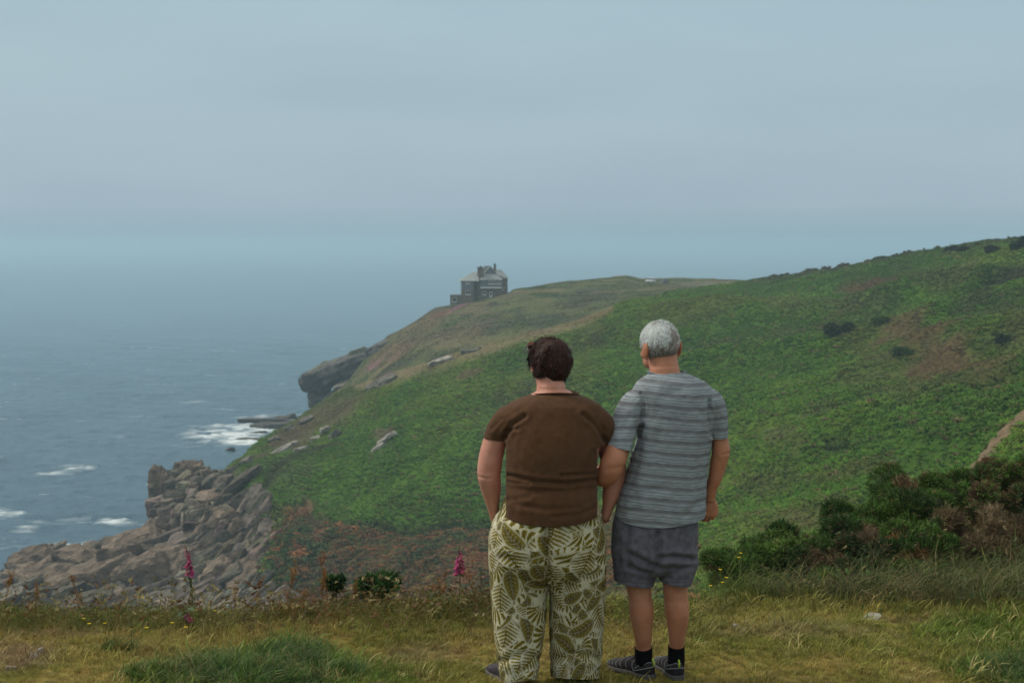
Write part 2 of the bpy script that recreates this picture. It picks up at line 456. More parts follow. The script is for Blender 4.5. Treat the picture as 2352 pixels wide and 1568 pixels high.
# rock mask, soil, etc. (real ground cover, laid out over the land)
p3 = TP * (1, 1, 0)
nA = fbm(p3 / 22., 4, 1); nB = fbm(p3 / 6., 4, 2); nC = fbm(p3 / 1.7, 3, 3)
ub = pl(TV0.ravel(), [(1080, 455), (1100, 520), (1130, 560), (1170, 590), (1200, 605), (1260, 618), (1300, 610), (1360, 608), (1420, 640)]).reshape(TV0.shape)
rock = sstep(30, -45, TU0 - ub - nB * 30) * (row < 5)
cl = sstep(.35, .75, row - 7.0) * sstep(1200, 950, TU0)
rock = np.maximum(rock, cl)
seaward = (row >= 4.0) & (row < 5.9) & (TU0 < 720)
rock = np.where(seaward, 1, rock)
TROCK = rock
# relief
ridge = 1 - np.abs(fbm(np.stack([(p3[..., 0] * .8 + p3[..., 1] * .6) / 34., (p3[..., 1] * .8 - p3[..., 0] * .6) / 75., 0 * TZ], -1), 3, 401)) * 2
zz = 5.0 * (ridge - .6) * sstep(1.5, 2.2, row) * sstep(4.0, 3.3, row)
zz += 2.2 * nA * sstep(1.0, 1.6, row) * sstep(4.0, 3.4, row) + .7 * nB * (1 - rock) * sstep(1.2, 2, row) * (.5 + .5 * sstep(4, 3.5, row)) + .10 * nC
zz += np.where((row > 5) & (row < 7), .7 * nA * sstep(5, 5.4, row) * sstep(7, 6.5, row), 0)
strata = fbm(np.stack([p3[..., 0] * .10 + TZ * .25, p3[..., 1] * .22 - p3[..., 0] * .12, TZ * .5], -1), 4, 77)
zz += rock * (-2.2 * sstep(1395, 1330, TV0) + 1.3 * np.round(strata * 4) / 4 + .6 * nB) * sstep(4.0, 3.0, row)
# skyline scrub unevenness
zz += (np.abs(fbm(p3 / 2.2, 3, 9)) * 1.9 - .1) * np.exp(-((row - 4.0) / .06) ** 2) * sstep(1720, 1800, TU0)
# deep scarp lines across the slope (old hedge banks on the right)
def polydist(U, V, pts):
    d = np.full(U.shape, 1e9)
    for (a, b), (c, e) in zip(pts[:-1], pts[1:]):
        t = np.clip(((U - a) * (c - a) + (V - b) * (e - b)) / ((c - a) ** 2 + (e - b) ** 2), 0, 1)
        d = np.minimum(d, np.hypot(U - a - t * (c - a), V - b - t * (e - b)))
    return d
front = row < 4.05
scarp1 = np.where(front, np.exp(-(polydist(TU0, TV0, [(2165, 705), (2230, 672), (2290, 640), (2360, 615), (2460, 590)]) / 12.) ** 2), 0)
scarp2 = np.where(front, np.exp(-(polydist(TU0, TV0, [(2120, 945), (2080, 955), (1990, 985), (1900, 1000)]) / 6.) ** 2), 0)
scarp3 = np.where(front, np.exp(-(polydist(TU0, TV0, [(600, 1140), (640, 1095), (690, 1060), (760, 1020)]) / 9.) ** 2), 0)
zz -= 1.4 * scarp1 + .5 * scarp2 + .9 * scarp3
# little soil cliff where the grass breaks off
brk = np.where(front, np.exp(-(polydist(TU0, TV0, [(655, 1150), (700, 1145), (722, 1192), (820, 1208), (960, 1203), (1130, 1192), (1300, 1180)]) / 7.) ** 2), 0)
zz -= 1.1 * brk * (nC * .5 + .8)
TZ = TZ + zz
TP = np.stack([TX, TY, TZ], -1)
TU, TV = proj(TP)
VIS = TV <= np.minimum.accumulate(np.vstack([np.full((1, NU), 9e9), TV[:-1]]), axis=0) + 1e-6

def place(u, v, ymin=0., ymax=1e9):
    """the land point seen at photo pixel (u, v)"""
    i = int(np.clip(np.searchsorted(UCOL, u), 1, NU - 1))
    c = TV[:, i]
    for r in range(1, NR):
        if ymin <= TY[r, i] <= ymax and c[r] <= v and VIS[r, i]:
            return TP[r, i].copy()
    r = int(np.argmin(np.where((TY[:, i] >= ymin) & (TY[:, i] <= ymax), np.abs(c - v), 1e9)))
    return TP[r, i].copy()

# ---- ground cover colours
def mixc(C, col, w): return C * (1 - w[..., None]) + np.array(col) * w[..., None]
GREEN, DKGREEN, YGREEN = (.090, .182, .015), (.058, .122, .014), (.132, .190, .020)
DRY, RED, PINK, HEATH, SOIL, ROCKC = (.190, .150, .075), (.170, .080, .050), (.30, .125, .185), (.060, .062, .032), (.21, .125, .070), (.13, .105, .085)
C = np.ones((NR, NU, 3)) * np.array(GREEN)
nL = fbm(p3 / 38., 4, 61); nM = fbm(p3 * (1, .6, 1) / 9., 4, 62)
C = mixc(C, YGREEN, .7 * sstep(-.1, .55, .7 * nM + 1.3 * nL))
C = mixc(C, DKGREEN, .75 * sstep(-.1, .6, -.8 * nM - 1.1 * nL))
C = mixc(C, (.10, .095, .042), .55 * sstep(.15, .5, fbm(p3 * (1, .5, 1) / 14., 4, 64)))
def blob(u, v, ru, rv, ang=0, n=.6):
    c, s_ = math.cos(rad(ang)), math.sin(rad(ang))
    x = (TU0 - u) * c + (TV0 - v) * -s_ ; y = (TU0 - u) * s_ + (TV0 - v) * c
    return sstep(1.25, .35, np.hypot(x / ru, y / rv) - n * nB - .4 * nC)
fr = (row < 4.0).astype(float)
hd = ((row >= 4.02) & (row < 7.6)).astype(float)
# headland: greyer, drier turf and heath
C = mixc(C, (.115, .115, .048), hd * .85)
C = mixc(C, HEATH, hd * .8 * sstep(.0, .3, fbm(p3 * (1, .5, 1) / 9., 4, 65)))
C = mixc(C, (.075, .115, .030), hd * .6 * sstep(.05, .35, fbm(p3 * (1, .5, 1) / 8., 4, 67)))
C = mixc(C, DRY, hd * .7 * sstep(.1, .4, fbm(p3 * (1, .5, 1) / 11., 4, 66)))
for (u, v, ru, rv, an) in [(1250, 735, 60, 10, 12), (1130, 760, 60, 10, 20), (1350, 668, 70, 6, 8), (1000, 770, 50, 9, 25)]:
    C = mixc(C, HEATH, hd * .7 * blob(u, v, ru, rv, an))
for (u, v, ru, rv, an, k) in [(885, 872, 30, 10, 30, .9), (858, 838, 22, 8, 30, .9), (905, 822, 20, 5, 30, .5), (1050, 708, 44, 4.5, 26, 1.1), (930, 795, 30, 5, 30, .4)]:
    C = mixc(C, PINK, hd * k * .9 * blob(u, v, ru, rv, an, .4))
C = mixc(C, (.17, .11, .06), hd * .8 * blob(910, 805, 90, 20, 28)); C = mixc(C, (.15, .105, .055), hd * .8 * blob(985, 735, 60, 24, 30)); C = mixc(C, (.13, .095, .055), hd * .6 * blob(1060, 760, 110, 22, 22))
C = mixc(C, (.22, .20, .14), hd * sstep(1500, 1560, TU0) * .9 * blob(1620, 653, 110, 5, 0, .2))
C = mixc(C, RED, hd * .6 * blob(1010, 722, 25, 8, 20))
# dry crest of the spur
cr = np.exp(-(polydist(TU0, TV0, [(820, 882), (900, 868), (1000, 832), (1100, 801), (1200, 772), (1330, 740), (1400, 712)]) / 9.) ** 2) * (row < 4.3)
C = mixc(C, (.27, .215, .11), np.clip(1.3 * cr * (1.0 + nB), 0, .95))
for (u, v, ru, rv, an, col, k) in [
        (1075, 838, 45, 6, 18, (.15, .11, .06), .8), (1000, 845, 60, 8, 20, (.13, .12, .055), .6), (880, 1025, 20, 26, 35, (.20, .15, .10), .8),
        (700, 975, 110, 20, 30, (.135, .095, .048), .9), (610, 1040, 70, 18, 32, (.13, .10, .05), .8), (560, 1080, 50, 18, 20, (.12, .10, .05), .7), (800, 925, 60, 10, 25, (.15, .115, .06), .6), (2150, 800, 180, 60, -15, (.12, .075, .035), .7), (2290, 860, 100, 30, 0, (.10, .09, .03), .5), (1980, 800, 90, 30, -10, (.11, .09, .035), .5), (2200, 620, 130, 18, 12, (.11, .085, .04), .6), (1600, 720, 160, 30, 10, (.11, .11, .03), .5), (1950, 1060, 120, 26, 0, (.12, .10, .035), .5), (1850, 1190, 150, 30, 8, (.13, .10, .04), .6), (1250, 880, 120, 40, 10, (.10, .12, .025), .4),
        (760, 940, 60, 26, 30, (.13, .11, .055), .6), (680, 1000, 60, 22, 25, (.14, .11, .06), .7), (1000, 1030, 60, 16, 20, YGREEN, .5), (660, 1105, 70, 24, 10, (.10, .13, .05), .6),
        (2085, 765, 150, 50, -12, (.16, .095, .05), .5), (2000, 640, 110, 12, 10, RED, .7), (2190, 835, 140, 18, 5, (.16, .09, .045), .5), (1960, 735, 60, 14, 0, RED, .5), (1800, 720, 60, 12, 0, DRY, .35), (1790, 1010, 60, 30, 0, (.13, .095, .05), .45),
        (1760, 1085, 120, 26, 12, (.125, .10, .045), .45), (1900, 930, 90, 10, 10, (.13, .11, .045), .4), (1720, 1170, 80, 14, 10, (.16, .12, .06), .5), (1830, 1130, 60, 8, 10, (.16, .11, .06), .5),
        (1950, 700, 120, 16, 5, (.12, .12, .05), .4), (2280, 720, 90, 30, 30, HEATH, .5), (2250, 690, 90, 16, 32, HEATH, .7), (1850, 690, 110, 10, 8, (.10, .10, .05), .4), (2110, 640, 40, 12, 20, RED, .35)]:
    C = mixc(C, col, fr * k * blob(u, v, ru, rv, an))
# heath along the right-hand skyline
C = mixc(C, (.055, .052, .030), np.exp(-((row - 4.0) / .12) ** 2) * sstep(1690, 1760, TU0) * sstep(2420, 2300, TU0) * .9)
# rough bank below the grass edge: dead bracken, dock and sorrel
bank = fr * sstep(2.02, 1.90, row) * sstep(610, 690, TU0) * sstep(1640, 1300, TU0)
C = mixc(C, (.115, .078, .034), bank * .95)
C = mixc(C, (.19, .085, .045), bank * .8 * sstep(-.05, .35, fbm(p3 / 5., 4, 71)))
C = mixc(C, (.22, .115, .040), bank * .85 * sstep(.1, .4, fbm(p3 / 7., 4, 72)) * sstep(800, 950, TU0))
C = mixc(C, (.034, .060, .020), bank * .9 * sstep(.0, .35, fbm(p3 / 6., 4, 73)))
C = mixc(C, (.05, .095, .032), fr * .8 * blob(690, 1270, 60, 70, -60) * (row < 2))
C = mixc(C, (.05, .06, .03), np.clip(brk, 0, 1) * .8)
C = mixc(C, SOIL, fr * blob(700, 1165, 16, 26, -20, .3)); C = mixc(C, SOIL, fr * .8 * blob(735, 1225, 18, 40, -15, .5))
C = mixc(C, (.036, .038, .018), np.clip(scarp1 * 1.1 + scarp2 * .7, 0, .95)); C = mixc(C, (.055, .048, .028), np.clip(scarp3 * .7, 0, .9))
rc = np.array(ROCKC) * (1 + .35 * fbm(np.stack([p3[..., 0] / 3, p3[..., 1] / 3, TZ / 1.5], -1), 4, 81))[..., None]
rw = rock * sstep(.75, .3, fbm(p3 / 4., 3, 82) + .5 * sstep(330, 560, TU0))
C = C * (1 - rw[..., None]) + rc * rw[..., None]
TC = np.clip(C, .01, .9); TRW = rw

m_land = attr_mat("hillside_cover", rough=.95, spec=.1, jitter=.3, nscale=.9, bump=.8, bscale=1.2)
land = mobj("hillside_terrain", TP.reshape(-1, 3), grid_faces(NU, NR), m_land)
LITTER_SHADE = np.where(((row < 4.03) & (row > .9))[..., None], .58 + .42 * TRW[..., None], .8)      # leaf litter, plus shade under the bracken painted into the ground tint
set_col(land.data, 'tint', (TC * LITTER_SHADE).reshape(-1, 3))
tag(land, kind='structure')

# ================================================================== HAZE over land and sea
HAZE_DENS = 0.00046
def build_haze():
    V, Q = box(0, 14000, (15.5 + SEA_Z - 14) / 2, 90000, 40000, 15.5 - (SEA_Z - 14))
    m = bpy.data.materials.new("sea_haze"); m.use_nodes = True
    nt = m.node_tree; nt.nodes.clear()
    o = N(nt, 'ShaderNodeOutputMaterial'); pv = N(nt, 'ShaderNodeVolumePrincipled')
    pv.inputs['Color'].default_value = (.55, .74, .86, 1)
    pv.inputs['Density'].default_value = HAZE_DENS
    pv.inputs['Anisotropy'].default_value = 0.2
    nt.links.new(pv.outputs[0], o.inputs['Volume'])
    h = mobj("haze", V, Q, m, smooth=False)
    tag(h, kind='stuff')
build_haze()
# ================================================================== CLIFFTOP GROUND under the couple
def ground_z(x, y):
    """height of the clifftop turf: nearly level, a touch higher under the camera, falling away beyond the edge"""
    x = np.asarray(x, float); y = np.asarray(y, float)
    p = np.stack([x, y, 0 * x], -1)
    z = GZ0 + .012 * (6.9 - y) + .030 * fbm(p * .7, 3, 201) + .012 * fbm(p * 2.6, 2, 202)
    edge = 7.95 + .12 * fbm(p * (.5, 0, 0), 3, 203) + sstep(-.4, .2, x) * .15 + sstep(.9, 1.5, x) * .35 + sstep(2.2, 3.6, x) * 1.2
    s = np.clip(y - edge, 0, None)
    return z - (.30 * s + .12 * s ** 2) * sstep(0, .5, s)
GZ0 = 0.0
# set the level so that the soles of both people rest where the photograph has them
GZ0 = float(np.mean([unproj(1505, 1562, 6.83)[2] - ground_z(unproj(1505, 1562, 6.83)[0], 6.83), unproj(1560, 1566, 6.82)[2] - ground_z(unproj(1560, 1566, 6.82)[0], 6.82),
                     unproj(1184, 1572, 6.75)[2] - ground_z(unproj(1184, 1572, 6.75)[0], 6.75)]))
# ================================================================== PEOPLE
def remesh(geo, vox, smooth=4, name='tmp'):
    me = geo.mesh(name); ob = bpy.data.objects.new(name, me); COL.objects.link(ob)
    md = ob.modifiers.new('r', 'REMESH'); md.mode = 'VOXEL'; md.voxel_size = vox
    dg = bpy.context.evaluated_depsgraph_get(); dg.update()
    m2 = bpy.data.meshes.new_from_object(ob.evaluated_get(dg))
    bpy.data.objects.remove(ob); bpy.data.meshes.remove(me)
    smooth_mesh(m2, smooth)
    return m2
def get_co(me):
    a = np.empty(len(me.vertices) * 3, np.float32); me.vertices.foreach_get('co', a); return a.reshape(-1, 3).astype(float)
def put_co(me, V):
    me.vertices.foreach_set('co', np.asarray(V, np.float32).ravel()); me.update()
def get_no(me):
    a = np.empty(len(me.vertices) * 3, np.float32); me.vertices.foreach_get('normal', a); return a.reshape(-1, 3).astype(float)
def smooth_mesh(me, it, lam=.55):
    if not it: return
    e = np.empty(len(me.edges) * 2, np.int32); me.edges.foreach_get('vertices', e); e = e.reshape(-1, 2)
    V = get_co(me); n = len(V); deg = np.bincount(e.ravel(), minlength=n)[:, None]
    for k in range(it):
        for l in (lam, -lam * .92):
            S = np.stack([np.bincount(e[:, 0], V[e[:, 1], c], n) + np.bincount(e[:, 1], V[e[:, 0], c], n) for c in range(3)], 1)
            V = V + l * (S / np.maximum(deg, 1) - V)
    put_co(me, V)
def pch(x, xk, yk):
    """smooth monotone interpolation"""
    xk = np.asarray(xk, float); yk = np.asarray(yk, float)
    h = np.diff(xk); d = np.diff(yk) / h; m = np.zeros_like(yk)
    for k in range(1, len(xk) - 1):
        m[k] = 0 if d[k - 1] * d[k] <= 0 else 2 * d[k - 1] * d[k] / (d[k - 1] + d[k])
    m[0], m[-1] = d[0], d[-1]
    i = np.clip(np.searchsorted(xk, x) - 1, 0, len(xk) - 2); t = (x - xk[i]) / h[i]
    return (2*t**3-3*t**2+1)*yk[i] + (t**3-2*t**2+t)*h[i]*m[i] + (-2*t**3+3*t**2)*yk[i+1] + (t**3-t**2)*h[i]*m[i+1]
class Fig:
    """a person standing at distance Y; sections are measured on the photograph"""
    def __init__(s, Y): s.Y = Y; s.k = Y / FPX / (cP - .12 * sP)
    def pt(s, u, v, d=0.0): return unproj(u, v, s.Y + d)
    def loft(s, secs, n=56, step=4.0, e=2.3):
        """secs: (v, uLeft, uRight, half-depth px, dy) -> closed solid of stacked rounded sections"""
        S = np.array(secs, float); v = np.arange(S[0, 0], S[-1, 0] + 1e-6, step)
        c = [pch(v, S[:, 0], S[:, k]) for k in range(1, 5)]
        th = np.arange(n) / n * 2 * np.pi
        cx = np.sign(np.cos(th)) * np.abs(np.cos(th)) ** (2 / e); sy = np.sign(np.sin(th)) * np.abs(np.sin(th)) ** (2 / e)
        V = []
        for k in range(len(v)):
            ctr = s.pt((c[0][k] + c[1][k]) / 2, v[k], c[3][k])
            sc = (s.Y + c[3][k]) / FPX
            V.append(ctr + np.stack([cx * (c[1][k] - c[0][k]) / 2 * sc, sy * c[2][k] * sc, 0 * cx], 1))
        m = len(v); V = np.concatenate(V + [V[0].mean(0)[None], V[-1].mean(0)[None]])
        Q = grid_faces(n, m, True)[:, ::-1]
        T = [(m * n, i, (i + 1) % n) for i in range(n)] + [(m * n + 1, (m - 1) * n + (i + 1) % n, (m - 1) * n + i) for i in range(n)]
        return V, Q, np.array(T)
    def limb(s, pts, n=20, step=6):
        """pts: (u, v, dy, rx px, ry px)"""
        P = np.array(pts, float); t = np.arange(len(P)); tt = np.linspace(0, len(P) - 1, (len(P) - 1) * step + 1)
        c = [pch(tt, t, P[:, k]) for k in range(P.shape[1])]
        path = unproj(c[0], c[1], s.Y + c[2])
        return tube(path, np.stack([c[3] * s.k, c[4] * s.k], 1), n)
    def ball(s, u, v, d, rx, ry, rz, n=24):
        """ellipsoid: radii in px across, in depth, and up"""
        th = np.linspace(0, np.pi, n // 2 + 1)[1:-1]; ph = np.arange(n) / n * 2 * np.pi
        T, Pp = np.meshgrid(th, ph, indexing='ij')
        V = np.stack([np.sin(T) * np.cos(Pp) * rx, np.sin(T) * np.sin(Pp) * ry, np.cos(T) * rz], -1).reshape(-1, 3)
        V = np.concatenate([V, [[0, 0, rz], [0, 0, -rz]]]) * s.k
        m = len(th); Q = grid_faces(n, m, True)[:, ::-1]
        Tt = [(m * n, i, (i + 1) % n) for i in range(n)] + [(m * n + 1, (m - 1) * n + (i + 1) % n, (m - 1) * n + i) for i in range(n)]
        return V + s.pt(u, v, d), Q, np.array(Tt)
def rot_about(V, c, ang):
    R = np.array([[math.cos(ang), -math.sin(ang), 0], [math.sin(ang), math.cos(ang), 0], [0, 0, 1]])
    return (V - c) @ R.T + c
def hand(wrist, along, back, size=1.0, curl=(18, 30, 25), side=1, spread=.06, thumb=(-.55, .75, -.35)):
    """pieces of a hand in metres: palm, four fingers, thumb"""
    y = np.array(along, float); y /= np.linalg.norm(y)
    z = np.array(back, float); z -= y * np.dot(z, y); z /= np.linalg.norm(z)
    x = np.cross(y, z) * side
    M = np.stack([x, y, z], 1) * size; w = np.array(wrist, float)
    out = []
    def tb(p, r, n=10): 
        V, Q, T = tube(np.array(p) @ M.T + w, np.array(r) * size, n); out.append((V, Q, T))
    # palm: flattened tube from the wrist to the knuckles
    tb([(0, -.03, 0), (0, .0, 0), (-.002, .03, 0), (-.002, .06, -.002), (-.002, .088, -.004), (-.002, .098, -.006)],
       [(.024, .019), (.025, .018), (.037, .018), (.042, .016), (.041, .013), (.030, .008)], 18)
    for k, (bx, by, L, r) in enumerate([(-.034, .088, .074, .0086), (-.011, .095, .083, .0089), (.0115, .093, .077, .0085), (.033, .084, .060, .0077)]):
        p = np.array([bx, by - .012, -.003]); a = 0; pts = [p.copy()]; rr = [r * 1.08]
        for j, f in enumerate((.46, .30, .24)):
            a += rad(curl[j] + (k - 1.5) * 2)
            d = np.array([(k - 1.5) * spread, math.cos(a), -math.sin(a)]); d /= np.linalg.norm(d)
            L0 = L * f + (.012 if j == 0 else 0)
            pts.append(p + d * L0 * .55); rr.append(r * (1 - .07 * j)); p = p + d * L0; pts.append(p.copy()); rr.append(r * (.99 - .09 * j))
        pts.append(p + d * .004); rr.append(r * .45)
        tb(pts, rr)
    t = np.array(thumb, float); t /= np.linalg.norm(t)
    b = np.array([-.028, .022, -.008]); t2 = t + np.array([.25, .25, -.15]); t2 /= np.linalg.norm(t2)
    tb([b - t * .015, b + t * .012, b + t * .036, b + t * .036 + t2 * .014, b + t * .036 + t2 * .028, b + t * .036 + t2 * .034],
       [.013, .0145, .0105, .0108, .0092, .004])
    return out
def cut(me, co, no, test=None):
    """cut away the side of the plane the normal points to, only among faces whose centre passes test"""
    bm = bmesh.new(); bm.from_mesh(me)
    fs = [f for f in bm.faces if test is None or test(f.calc_center_median())]
    g = set(fs)
    for f in fs: g.update(f.edges); g.update(f.verts)
    r = bmesh.ops.bisect_plane(bm, geom=list(g), plane_co=co, plane_no=no, clear_outer=False, clear_inner=False)
    co = Vector(co); no = Vector(no)
    dead = [f for f in bm.faces if (test is None or test(f.calc_center_median())) and (f.calc_center_median() - co).dot(no) > 1e-6]
    bmesh.ops.delete(bm, geom=dead, context='FACES')
    bm.to_mesh(me); bm.free(); me.update()
def thicken(me, t):
    """give a cut cloth shell its thickness, inwards"""
    ob = bpy.data.objects.new('t', me); COL.objects.link(ob)
    md = ob.modifiers.new('s', 'SOLIDIFY'); md.thickness = t; md.offset = -1; md.use_rim = True
    dg = bpy.context.evaluated_depsgraph_get(); dg.update()
    m2 = bpy.data.meshes.new_from_object(ob.evaluated_get(dg))
    bpy.data.objects.remove(ob)
    return m2
def folds(me, fig, lines, side=-1, noise=.0016, nsc=(22, 22, 9), seed=5):
    """cloth folds: (polyline uv, width px, depth m) pressed into the side that faces the camera"""
    V = get_co(me); Nn = get_no(me); U, Vv = proj(V)
    back = sstep(.25, -.25, Nn[:, 1])
    d = np.zeros(len(V))
    for pts, w, dep in lines:
        q = polydist(U, Vv, pts)
        d += dep * (-np.exp(-(q / w) ** 2) + .45 * np.exp(-((q - 2.1 * w) / (1.2 * w)) ** 2)) * back
    d += noise * fbm(V * nsc, 3, seed) * 2 + noise * .8 * fbm(V * 42, 2, seed + 3)
    put_co(me, V + Nn * d[:, None])
def tuck(me, outer, gap=.010, reach=.06, ok=None):
    """draw a surface in wherever it would poke through the garment worn over it"""
    from mathutils.bvhtree import BVHTree
    bm = bmesh.new(); bm.from_mesh(outer); bvh = BVHTree.FromBMesh(bm)
    V = get_co(me); lo = np.array([v.co for v in bm.verts]).min(0) - .05; hi = np.array([v.co for v in bm.verts]).max(0) + .05
    sel = ((V > lo) & (V < hi)).all(1)
    if ok is not None: sel &= ok(*proj(V))
    for i in np.nonzero(sel)[0]:
        v = Vector(V[i]); co, no, idx, dist = bvh.find_nearest(v, reach)
        if co is None: continue
        s = (v - co).dot(no)
        if s > -gap and (dist < 1e-5 or abs(s) > .85 * dist):
            V[i] = co - no * gap
    put_co(me, V); bm.free()

def put_obj(name, me, mat, parent, smooth=True):
    me.name = name
    me.materials.clear(); me.materials.append(mat)
    me.polygons.foreach_set('use_smooth', np.full(len(me.polygons), smooth))
    return link(bpy.data.objects.new(name, me), parent)

def skin_mat(name, col, col2):
    m, nt, b = new_mat(name)
    tcn = N(nt, 'ShaderNodeTexCoord')
    n1 = N(nt, 'ShaderNodeTexNoise'); n1.inputs['Scale'].default_value = 14; n1.inputs['Detail'].default_value = 6
    nt.links.new(tcn.outputs['Object'], n1.inputs['Vector'])
    r = ramp(nt, [(.3, col2), (.7, col)]); nt.links.new(n1.outputs['Fac'], r.inputs[0]); nt.links.new(r.outputs[0], b.inputs['Base Color'])
    b.inputs['Roughness'].default_value = .55; b.inputs['Specular IOR Level'].default_value = .35
    b.inputs['Subsurface Weight'].default_value = .12; b.inputs['Subsurface Radius'].default_value = (.012, .005, .003); b.inputs['Subsurface Scale'].default_value = .6
    n2 = N(nt, 'ShaderNodeTexNoise'); n2.inputs['Scale'].default_value = 160; n2.inputs['Detail'].default_value = 3
    nt.links.new(tcn.outputs['Object'], n2.inputs['Vector'])
    bp = N(nt, 'ShaderNodeBump'); bp.inputs['Strength'].default_value = .12; bp.inputs['Distance'].default_value = .004
    nt.links.new(n2.outputs['Fac'], bp.inputs['Height']); nt.links.new(bp.outputs[0], b.inputs['Normal'])
    return m
m_skin_w = skin_mat("fair_skin", (.56, .275, .20), (.46, .185, .125))
m_skin_m = skin_mat("tanned_skin", (.47, .21, .122), (.38, .150, .082))
m_hair = attr_mat("hair_strands", rough=.6, spec=.22, jitter=.15, nscale=60)

def cloth_mat(name, col, col2, scale=500, bump=.5):
    m = simple_mat(name, col, rough=.95, spec=.08, nscale=35, col2=col2, bump=bump, bscale=scale)
    b = m.node_tree.nodes['Principled BSDF']
    b.inputs['Sheen Weight'].default_value = .06; b.inputs['Sheen Roughness'].default_value = .5
    return m
m_brown_tee = cloth_mat("brown_jersey", (.090, .045, .023), (.074, .036, .018))
m_shorts = cloth_mat("slate_chambray", (.138, .133, .162), (.090, .085, .106), 420, .9)
def striped_mat():
    """heather grey jersey with dark and thin pale bands, slightly uneven like slub yarn"""
    m, nt, b = new_mat("striped_jersey")
    b.inputs['Roughness'].default_value = .95; b.inputs['Specular IOR Level'].default_value = .08
    tcn = N(nt, 'ShaderNodeTexCoord'); sp = N(nt, 'ShaderNodeSeparateXYZ'); at = N(nt, 'ShaderNodeAttribute', attribute_name='band')
    n1 = N(nt, 'ShaderNodeTexNoise'); n1.inputs['Scale'].default_value = 9
    nt.links.new(tcn.outputs['Object'], n1.inputs['Vector'])
    ma = N(nt, 'ShaderNodeMath', operation='MULTIPLY_ADD'); ma.inputs[1].default_value = .012; nt.links.new(n1.outputs['Fac'], ma.inputs[0]); nt.links.new(at.outputs['Fac'], ma.inputs[2])
    fr = N(nt, 'ShaderNodeMath', operation='MULTIPLY'); fr.inputs[1].default_value = 1 / .0555; nt.links.new(ma.outputs[0], fr.inputs[0])
    f2 = N(nt, 'ShaderNodeMath', operation='FRACT'); nt.links.new(fr.outputs[0], f2.inputs[0])
    lt, md_, dk = (.265, .295, .318), (.205, .224, .240), (.158, .165, .175)
    r = ramp(nt, [(0, dk), (.17, dk), (.21, lt), (.28, lt), (.31, md_), (.36, md_), (.40, lt), (.52, lt), (.55, md_), (.60, (.150, .158, .170)), (.64, lt), (.80, lt), (.83, md_), (.90, md_), (.95, dk), (1, dk)])
    nt.links.new(f2.outputs[0], r.inputs[0])
    mpn = N(nt, 'ShaderNodeMapping'); mpn.inputs['Scale'].default_value = (1, 1, 14); nt.links.new(tcn.outputs['Object'], mpn.inputs[0])
    n2 = N(nt, 'ShaderNodeTexNoise'); n2.inputs['Scale'].default_value = 26; n2.inputs['Detail'].default_value = 5; nt.links.new(mpn.outputs[0], n2.inputs['Vector'])
    r2 = ramp(nt, [(.3, (.70, .70, .70)), (.7, (1.25, 1.25, 1.25))]); nt.links.new(n2.outputs['Fac'], r2.inputs[0])
    mm = N(nt, 'ShaderNodeMix', data_type='RGBA', blend_type='MULTIPLY'); mm.inputs[0].default_value = 1
    nt.links.new(r.outputs[0], mm.inputs[6]); nt.links.new(r2.outputs[0], mm.inputs[7]); nt.links.new(mm.outputs[2], b.inputs['Base Color'])
    bp = N(nt, 'ShaderNodeBump'); bp.inputs['Strength'].default_value = .4; bp.inputs['Distance'].default_value = .002
    nt.links.new(n2.outputs['Fac'], bp.inputs['Height']); nt.links.new(bp.outputs[0], b.inputs['Normal'])
    return m
m_stripe = striped_mat()

